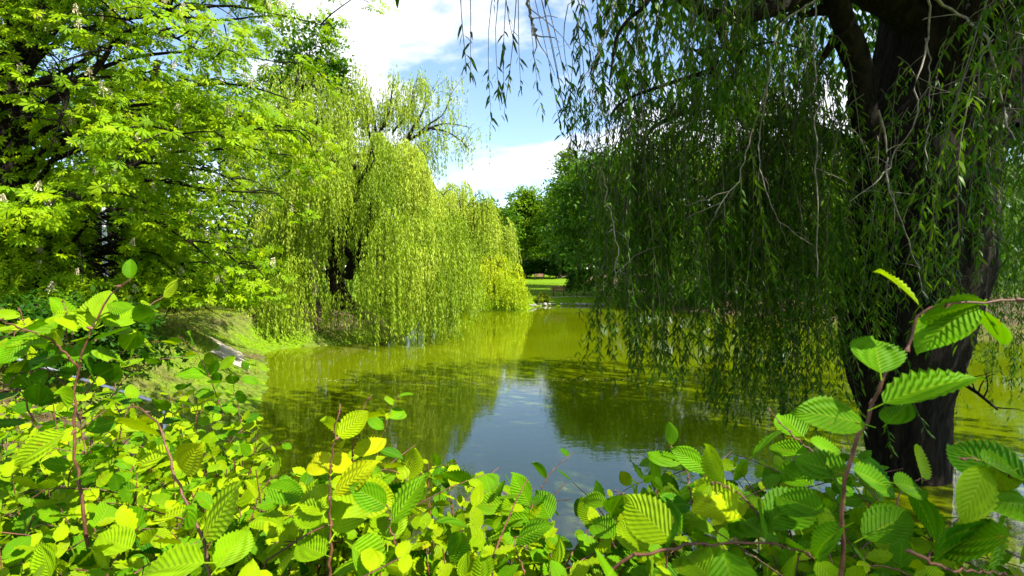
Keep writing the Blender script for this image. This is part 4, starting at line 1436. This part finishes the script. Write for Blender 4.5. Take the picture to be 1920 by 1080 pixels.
    while n < 5200:
        a, q = rng.uniform(0, 6.283), math.sqrt(rng.uniform(0, 1))
        lobe = None
        if n > 4200:                                            # unseen part added to the crown to shade the right of the hedge
            lobe = 1
        c0 = np.array([5.7 + 2.5 * q * math.cos(a), -1.9 + 2.0 * q * math.sin(a), rng.uniform(8.3, 10.6)]) if lobe else np.array([CC[0] + 7.6 * q * math.cos(a), CC[1] + 7.6 * q * math.sin(a), rng.uniform(8.0, 12.5 - 4.0 * q ** 2)])
        for _ in range(6):
            n += 1
            p = c0 + rng.standard_normal(3) * [0.3, 0.3, 0.2]
            L = rng.uniform(0.8, 2.0)
            x_, y_, f_ = proj(np.array([p, p - [0, 0, L]]))
            hz = np.array([p[2], p[2] - L * 0.5, p[2] - L - 0.2])
            sh = p[:2] - S[:2] / S[2] * (hz[:, None] - 2.5)      # where its shade meets the hedge top: the left of the hedge stays open to the sun
            if ((sh[:, 0] > -5) & (sh[:, 0] < np.where(sh[:, 1] < 0.8, -0.05, 0.12)) & (sh[:, 1] > -0.6) & (sh[:, 1] < 3.6)).any():
                continue
            if f_[0] > 0.1 and ((x_.min() < 1120 and y_.max() > -30) or (y_.max() > 60 and rng.random() < 0.6)):
                continue
            _, O, D, Nn, sz, w, t = hang_strand(p, norm(rng.standard_normal(2)), L, 13, 0.25, 0.34, rng, 0.5)
            AO.append(O); AD.append(D); AN.append(Nn); AS.append(sz); AW.append(w); AT.append(t)
    O, D, Nn, sz, w, t = map(np.concatenate, (AO, AD, AN, AS, AW, AT))
    Vv, Ff = scatter(*T_DIAM, O, D, Nn, sz, w)
    gl.add(Vv, Ff, np.repeat(t, 4))
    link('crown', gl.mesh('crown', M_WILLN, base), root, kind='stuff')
    link('crown_twigs', gt.mesh('crown_twigs', M_TWIGG, base), root, kind='stuff')


near_willow()


# ------------------------------------------------------------------ hornbeam hedge
def hornbeam_template(rows, cols, seed, ple=0.022):
    """pleated, toothed leaf: length 1 along +Y"""
    rng = np.random.default_rng(seed)
    t = np.linspace(0, 1, rows + 1)
    hw = 0.315 * (1 + 0.10 * rng.standard_normal()) * np.sin(np.pi * np.clip(t, 0, 1) ** rng.uniform(0.66, 0.78)) ** 0.82 * (1 - 0.18 * t)
    fold, droop, tw = rng.uniform(0.02, 0.2), rng.uniform(-0.05, 0.28), rng.uniform(-0.08, 0.08)
    us = np.concatenate([-np.linspace(1, 0, cols + 1), np.linspace(0, 1, cols + 1)[1:]])
    V, U = [], []
    for i, ti in enumerate(t):
        for u in us:
            y = ti + 0.17 * abs(u) * math.sin(math.pi * ti) ** 0.8 * (0.6 + 0.4 * (1 - ti))
            w = hw[i] * (1 + (0.055 if i % 2 else -0.03) * (abs(u) > 0.99) * (0 < i < rows))
            z = fold * abs(u) * hw[i] - droop * ti ** 2 + ple * (1 if i % 2 else -1) * (abs(u) ** 0.5) * math.sin(math.pi * ti) + tw * u * ti
            V.append((u * w, 0.06 + y * 0.9, z))
            U.append((u, ti))
    m = len(us)
    F = []
    for i in range(rows):
        for j in range(m - 1):
            a = i * m + j
            F.append((a, a + 1, a + m + 1, a + m))
    k = len(V)
    V += [(-0.008, -0.1, 0.0), (0.008, -0.1, 0.0), (0.008, 0.07, 0.0), (-0.008, 0.07, 0.0)]
    U += [(0, 0)] * 4
    F.append((k, k + 1, k + 2, k + 3))
    F = np.array(F)
    return np.array(V), np.vstack([F[:, [0, 1, 2]], F[:, [0, 2, 3]]]), np.array(U)


def hedge():
    rng = np.random.default_rng(101)
    base = np.array([0.0, 1.2, float(ground_z(0.0, 1.2)) - 0.05])
    root = thing('hornbeam_hedge', base, 'hornbeam hedge with bright pleated leaves filling the front of the view', 'hedge')
    leaves = []                                                 # O, D, N, size, tint, shoot index

    def along(P, spacing, s0, size, tint, sid, phi=None, lean=0.35, up=0.8, tipyellow=0.22):
        seg = np.r_[0, np.cumsum(np.linalg.norm(np.diff(P, axis=0), axis=1))]
        s = s0 + rng.uniform(0, spacing)
        T = norm(np.gradient(P, axis=0))
        phi = rng.uniform(0, 6.283) if phi is None else phi
        k = 0
        while s < seg[-1]:
            p = np.array([np.interp(s, seg, P[:, i]) for i in range(3)])
            t = norm(np.array([np.interp(s, seg, T[:, i]) for i in range(3)]))
            A = norm(np.cross(t, [0.2, 0.1, 1.0])) if abs(t[2]) < 0.95 else norm(np.cross(t, [1, 0, 0]))
            B = np.cross(t, A)
            f = s / seg[-1]
            ph = phi + (math.pi if k % 2 else 0) + rng.normal(0, 0.45)
            Lt = A * math.cos(ph) + B * math.sin(ph)
            D = norm(Lt + t * (lean + 0.5 * f ** 3) + 0.2 * rng.standard_normal(3) - [0, 0, 0.12])
            Nn = norm(np.array([0.15, -0.25, up]) + 0.62 * rng.standard_normal(3) + 0.25 * t)
            sz = size * rng.uniform(0.8, 1.2) * (1 - 0.55 * max(0, (f - 0.75) / 0.25))
            leaves.append((p, D, Nn, sz, np.clip(tint + tipyellow * max(0, f - 0.55) / 0.45 + rng.normal(0, 0.15) - 0.3 * max(0.0, 0.6 - f), 0, 0.97 if rng.random() < 0.08 else 0.8), sid))  # lower leaves tinted darker: older leaves, and inner shade put into colour
            s += spacing * rng.uniform(0.75, 1.3) * (sz / size)
            k += 1

    # shoots that stand out in the photograph: pixels, distance, leaf size, tint
    HERO = [([(172, 1100), (161, 983), (142, 860), (140, 760), (148, 680), (176, 610), (209, 553), (247, 521)], .92, .92, .078, .42, .010),
            ([(146, 690), (100, 640), (50, 618), (0, 600), (-40, 585)], .92, .80, .075, .5, .006),
            ([(176, 640), (230, 610), (280, 575), (320, 545)], .92, 1.05, .075, .5, .005),
            ([(60, 700), (52, 640), (40, 590), (36, 575)], 1.0, 1.0, .06, .5, .005),
            ([(120, 650), (125, 600), (118, 560)], .95, .95, .06, .6, .005),
            ([(398, 1090), (380, 1010), (345, 930), (316, 849), (300, 800), (268, 768), (215, 768)], .70, .82, .085, .62, .0075),
            ([(618, 1095), (620, 1000), (618, 937), (625, 837), (634, 775), (640, 757)], .72, .74, .085, .80, .007),
            ([(640, 960), (655, 880), (668, 815), (682, 765), (696, 738)], .82, .84, .08, .85, .006),
            ([(690, 900), (715, 830), (730, 775), (748, 740)], 1.1, 1.15, .06, .25, .004),
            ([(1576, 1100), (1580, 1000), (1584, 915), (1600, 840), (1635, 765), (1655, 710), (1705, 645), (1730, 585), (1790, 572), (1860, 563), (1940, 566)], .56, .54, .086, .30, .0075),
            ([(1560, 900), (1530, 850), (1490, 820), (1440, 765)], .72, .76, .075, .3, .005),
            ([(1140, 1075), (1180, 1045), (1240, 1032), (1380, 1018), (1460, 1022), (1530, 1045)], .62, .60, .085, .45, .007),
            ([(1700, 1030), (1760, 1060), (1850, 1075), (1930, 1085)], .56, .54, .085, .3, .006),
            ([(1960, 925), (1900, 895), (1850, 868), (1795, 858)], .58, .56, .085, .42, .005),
            ([(455, 850), (448, 770), (440, 720), (470, 690)], 1.75, 1.8, .08, .3, .006),
            ([(420, 780), (390, 700), (360, 650), (335, 630)], 1.5, 1.45, .075, .35, .005),
            ([(1300, 960), (1290, 900), (1280, 860), (1255, 835)], .85, .9, .075, .3, .005),
            ([(1010, 930), (1030, 890), (1055, 865), (1075, 850)], 1.15, 1.2, .05, .3, .004),
            ([(800, 935), (770, 905), (740, 885), (700, 880)], 1.05, 1.0, .08, .3, .005),
            ([(960, 1000), (930, 940), (890, 915), (850, 900)], 1.0, 1.05, .085, .3, .005),
            ([(1010, 1000), (990, 945), (960, 915)], 1.0, 1.02, .085, .3, .005),
            ([(880, 1050), (885, 1000), (890, 965), (888, 950)], .85, .85, .07, .6, .004),
            ([(465, 1010), (475, 960), (490, 920), (520, 890)], .9, .92, .08, .65, .005),
            ([(760, 1060), (735, 1000), (725, 950), (720, 920)], .72, .74, .09, .6, .005),
            ([(985, 1075), (970, 1040), (965, 1010), (1000, 1000)], .75, .78, .07, .5, .004),
            ([(1215, 1010), (1190, 960), (1170, 930), (1150, 920)], .8, .85, .08, .35, .005),
            ([(1440, 990), (1400, 940), (1370, 915), (1330, 905)], .66, .68, .085, .5, .005),
            ([(1680, 960), (1690, 920), (1720, 900), (1745, 905)], .75, .8, .075, .3, .004),
            ([(150, 790), (115, 715), (65, 675), (10, 655)], .98, 1.02, .075, .45, .005), ([(160, 740), (210, 675), (265, 645), (300, 640)], 1.0, 1.1, .075, .5, .005), ([(150, 700), (135, 640), (150, 585)], 1.0, 1.05, .07, .55, .004),
            ([(62, 790), (35, 710), (22, 650), (30, 610)], 1.0, 1.05, .075, .45, .005), ([(200, 760), (245, 700), (310, 672), (350, 668)], 1.1, 1.2, .075, .45, .005), ([(130, 680), (85, 632), (30, 622), (-10, 640)], .95, .98, .075, .5, .004),
            ([(-10, 745), (40, 700), (90, 692), (120, 700)], .95, 1.0, .075, .3, .004), ([(230, 800), (215, 730), (225, 690), (250, 668)], 1.15, 1.2, .07, .4, .004), ([(300, 800), (330, 740), (375, 705), (430, 690)], 1.5, 1.7, .08, .35, .005)]
    shoots = []
    for i, (px, d0, d1, ls, tn, r) in enumerate(HERO):
        pts = [at(x, y, d0 + (d1 - d0) * k / (len(px) - 1)) for k, (x, y) in enumerate(px)]
        P = smooth_path(pts, 26) + rng.standard_normal((26, 3)) * 0.0012
        g = Geo(); g.add(*tube(P, np.linspace(r * 0.34, r * 0.13, 26), 7, wob=0.06))
        # buds at the nodes
        for k in range(4, 26, 4):
            v, f = tube([P[k], P[k] + norm(rng.standard_normal(3)) * r * 0.9], [r * 0.42, r * 0.1], 5)
            g.add(v, f)
        o = link('shoot', g.mesh('shoot', M_TWIG, base, smooth=True), root)
        shoots.append(o)
        sp_ = {0: 0.07, 1: 0.075, 5: 0.075, 6: 0.11, 7: 0.05, 9: 0.16, 10: 0.08, 11: 0.06, 13: 0.06}.get(i, 0.034)
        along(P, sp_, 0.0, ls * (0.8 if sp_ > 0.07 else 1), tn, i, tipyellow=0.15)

    # leaves one can pick out in the photograph: base pixel, tip pixel, distance, length, how far it faces the viewer, tint, shoot
    PICKED = [(1652, 705, 1638, 628, .52, .085, .25, .38, 9), (1630, 798, 1502, 758, .54, .082, .55, .38, 9), (1645, 762, 1838, 673, .53, .105, .10, .42, 9), (1660, 797, 1705, 757, .53, .05, .2, .4, 9),
              (1838, 568, 1712, 638, .55, .085, .35, .4, 9), (1835, 575, 1882, 652, .55, .06, .15, .45, 9), (1728, 578, 1654, 495, .55, .06, .12, .7, 9), (1598, 892, 1488, 862, .56, .08, .5, .28, 9),
              (1596, 880, 1675, 915, .58, .075, .6, .25, 9), (1672, 905, 1742, 918, .66, .06, .7, .35, 27), (1612, 1012, 1712, 958, .60, .08, .55, .3, 9), (1590, 985, 1500, 1035, .55, .08, .55, .3, 9),
              (1835, 862, 1950, 890, .56, .085, .45, .45, 13), (1905, 880, 1850, 915, .58, .05, .4, .75, 13), (1950, 955, 1845, 922, .56, .08, .5, .42, 13), (1905, 1000, 1748, 1032, .52, .095, .45, .4, 12),
              (1510, 822, 1458, 768, .74, .065, .7, .42, 10), (1520, 848, 1440, 840, .74, .07, .5, .45, 10), (1515, 826, 1580, 852, .74, .065, .5, .4, 10), (1528, 912, 1462, 868, .72, .07, .7, .38, 10), (1552, 962, 1452, 928, .62, .08, .6, .3, 10),
              (1328, 888, 1268, 836, .80, .07, .65, .38, 16), (1388, 968, 1290, 888, .64, .095, .75, .72, 26), (1268, 1018, 1168, 932, .62, .095, .8, .66, 11), (1330, 1085, 1268, 1012, .56, .085, .7, .55, 11), (1218, 1036, 1158, 976, .66, .07, .6, .66, 11), (1440, 1010, 1380, 960, .62, .08, .6, .4, 11),
              (181, 602, 205, 543, .92, .075, .8, .62, 0), (189, 612, 262, 577, .92, .085, .6, .55, 2), (125, 608, 100, 583, .95, .065, .7, .62, 4), (48, 625, 106, 618, .9, .075, .4, .5, 1), (92, 644, 6, 636, .9, .08, .2, .55, 1), (124, 587, 168, 574, .95, .06, .25, .7, 4),
              (104, 667, 54, 683, .9, .07, .5, .1, 0), (155, 672, 196, 704, .9, .075, .5, .1, 0), (75, 716, 70, 760, .9, .07, .85, .2, 0), (181, 661, 238, 674, .9, .075, .3, .5, 0), (215, 628, 250, 619, .95, .06, .5, .6, 2), (182, 625, 140, 640, .92, .07, .3, .6, 0),
              (617, 888, 582, 852, .73, .06, .85, .97, 6), (623, 888, 656, 852, .73, .06, .85, .95, 6), (623, 930, 700, 862, .73, .085, .6, .9, 6), (608, 970, 578, 898, .72, .09, .8, .68, 6), (624, 1007, 685, 905, .72, .1, .75, .64, 6), (727, 1025, 731, 940, .72, .09, .9, .6, 23),
              (614, 1042, 556, 1018, .7, .075, .6, .55, 6), (655, 1020, 730, 1072, .68, .085, .55, .5, 23), (661, 858, 725, 822, .8, .075, .2, .9, 7), (677, 797, 632, 838, .82, .07, .3, .97, 7), (640, 960, 700, 925, .76, .07, .6, .85, 6), (600, 945, 560, 985, .74, .07, .6, .7, 6),
              (705, 792, 716, 778, 1.15, .04, .9, .3, 8), (709, 905, 708, 878, 1.0, .045, .9, .6, 18), (755, 902, 756, 874, 1.0, .045, .9, .75, 18), (862, 880, 816, 904, 1.05, .07, .6, .4, 18), (868, 883, 818, 898, 1.05, .07, .6, .35, 18),
              (919, 922, 906, 877, 1.02, .075, .8, .42, 19), (956, 945, 882, 947, .98, .08, .6, .5, 19), (994, 950, 959, 886, 1.0, .085, .75, .4, 20), (1035, 976, 1002, 918, 1.0, .085, .7, .33, 20), (1010, 968, 936, 976, .98, .08, .6, .42, 20), (1142, 946, 1084, 930, .9, .075, .6, .5, 25), (1156, 1010, 1103, 964, .8, .08, .65, .42, 25),
              (376, 1015, 464, 898, .68, .105, .5, .66, 5), (392, 1055, 240, 1058, .62, .1, .35, .58, 5), (250, 1030, 182, 1004, .74, .08, .6, .62, 5), (341, 888, 368, 832, .74, .065, .6, .85, 5), (403, 1070, 466, 992, .66, .085, .7, .55, 5), (350, 960, 280, 975, .7, .08, .4, .8, 5), (320, 850, 250, 870, .76, .075, .35, .75, 5), (300, 805, 230, 790, .8, .075, .3, .7, 5), (130, 808, 4, 870, .72, .09, .45, .66, 0)]
    for bx, by, tx, ty, d_, L_, fc, tn, i in PICKED:
        b_ = at(bx, by, d_)
        best = min(((abs(np.linalg.norm(at(tx, ty, d_ + q) - b_) - L_), q) for q in np.linspace(-0.02, 0.09, 45)))[1]
        t_ = at(tx, ty, d_ + best)
        D = norm(t_ - b_)
        Nn = norm(fc * norm(CAM - b_) + (1 - fc) * np.array([0.1, -0.1, 1.0]) + 0.06 * rng.standard_normal(3))
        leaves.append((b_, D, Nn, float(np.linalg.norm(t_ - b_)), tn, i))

    # the body of the hedge
    SIL = ([-200, 0, 120, 250, 400, 480, 540, 600, 700, 850, 940, 1000, 1060, 1110, 1170, 1300, 1450, 1600, 1700, 1780, 1850, 1920, 2200],
           [650, 660, 668, 680, 695, 745, 815, 850, 825, 880, 905, 945, 965, 930, 870, 868, 870, 850, 905, 975, 1010, 1040, 1060])
    gt = Geo()
    nsh = 0
    tries = 0
    while nsh < 620 and tries < 40000:
        tries += 1
        px, py = rng.uniform(-260, 2180), rng.uniform(700, 1300)
        drop = 0.47 + rng.normal(0, 0.045) + 0.10 * (px > 1750)
        dy = drop / ((py - 505) / 960)
        if dy < 0.42 or dy > 3.1:
            continue
        if py < np.interp(px, *SIL) + rng.uniform(0, 25):
            continue
        if rng.random() > min(1, dy ** 2 / 1.2 + 0.16):         # even over the ground rather than over the picture
            continue
        tip = at(px, py, dy)
        foot = tip + np.array([rng.normal(0, 0.08), rng.normal(0, 0.08), -rng.uniform(0.42, 0.55)])
        P = smooth_path(limb_path(foot, tip, 6, 0, 0.35, rng), 12)
        gt.add(*tube(P[::2], np.linspace(0.0032, 0.0014, 6), 4, cap=False))
        shade = 0.36 if px > 1150 else (0.52 if px < 620 or rng.random() < .5 else 0.62)  # right of the hedge tinted darker: the willow's shade put into leaf colour
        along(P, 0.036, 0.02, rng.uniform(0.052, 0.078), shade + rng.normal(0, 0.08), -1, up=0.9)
        for _ in range(2):
            j = rng.integers(2, 11)
            az = rng.uniform(0, 6.283)
            e = P[j] + np.array([math.cos(az), math.sin(az), rng.uniform(0.0, 0.6)]) * rng.uniform(0.10, 0.22)
            if e[2] > tip[2] + 0.03:
                e[2] = tip[2] + 0.03
            Q = smooth_path(limb_path(P[j], e, 4, 0.01, 0.3, rng), 7)
            gt.add(*tube(Q[::2], np.linspace(0.002, 0.001, 4), 3, cap=False))
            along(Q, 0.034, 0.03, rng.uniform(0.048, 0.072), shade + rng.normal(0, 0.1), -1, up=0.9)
        nsh += 1
    link('twigs', gt.mesh('twigs', M_TWIG, base, smooth=True), root, kind='stuff')

    O = np.array([l[0] for l in leaves]); D = np.array([l[1] for l in leaves]); Nn = np.array([l[2] for l in leaves])
    sz = np.array([l[3] for l in leaves]); tt = np.array([l[4] for l in leaves]); sid = np.array([l[5] for l in leaves])
    C = O + D * sz[:, None] * 0.5
    px, py, f = proj(C)
    dist = np.linalg.norm(C - CAM, axis=1)
    E = O + D * sz[:, None]
    ex, ey, _ = proj(E)
    sil = np.interp(px, *SIL)
    ok = (dist > 0.42) & (f > 0.3) & ((sid >= 0) | ((py > sil - 12) & (ey > np.interp(ex, *SIL) - 30)))
    O, D, Nn, sz, tt, sid, px, py, f, dist = [a[ok] for a in (O, D, Nn, sz, tt, sid, px, py, f, dist)]
    vis = (px > 10) & (px < 1910) & (py < 1070)
    score = sz / dist * np.where(vis, 1, 0.01) * np.where(sid >= 0, 1.6, 1.0) + O[:, 2] * 0.12
    order = np.argsort(-score)
    pick = order[:300]
    TV = [hornbeam_template(24, 2, s) for s in range(10)]
    TL = [hornbeam_template(10, 1, s, 0.03) for s in range(20, 26)]
    ME = [make_mesh('leaf', v, ff, M_HORN, None, u) for v, ff, u in TV]
    for i in pick:
        Yv = D[i]; Xv = norm(np.cross(Yv, Nn[i])); Zv = np.cross(Xv, Yv)
        o = link('leaf', ME[int(i) % 10], shoots[sid[i]] if sid[i] >= 0 else root)
        s_ = sz[i]; q = O[i] - base
        o.matrix_local = Matrix([[Xv[r] * s_, Yv[r] * s_, Zv[r] * s_, q[r]] for r in range(3)] + [[0, 0, 0, 1]])
        o['tint'] = float(tt[i])
    rest = np.setdiff1d(np.arange(len(O)), pick)
    g = Geo()
    TS = [hornbeam_template(7, 1, s, 0.0) for s in range(30, 36)]
    # leaves deep in the hedge or outside the view are plainer
    deep = (~vis[rest]) | (O[rest][:, 2] < 2.33)
    for k in range(12):
        r = rest[~deep][k::6] if k < 6 else rest[deep][k - 6::6]
        v, ff, u = TL[k] if k < 6 else TS[k - 6]
        V, F = scatter(v, ff, O[r], D[r], Nn[r], sz[r])
        g.add(V, F, np.repeat(tt[r], len(v)), np.tile(u, (len(r), 1)))
    link('leaves', g.mesh('leaves', M_HORN, base, uv=True), root, kind='stuff')
    print('hedge leaves', len(O), 'shoots', nsh)


hedge()
print('tris', sum(len(m.polygons) for m in bpy.data.meshes))
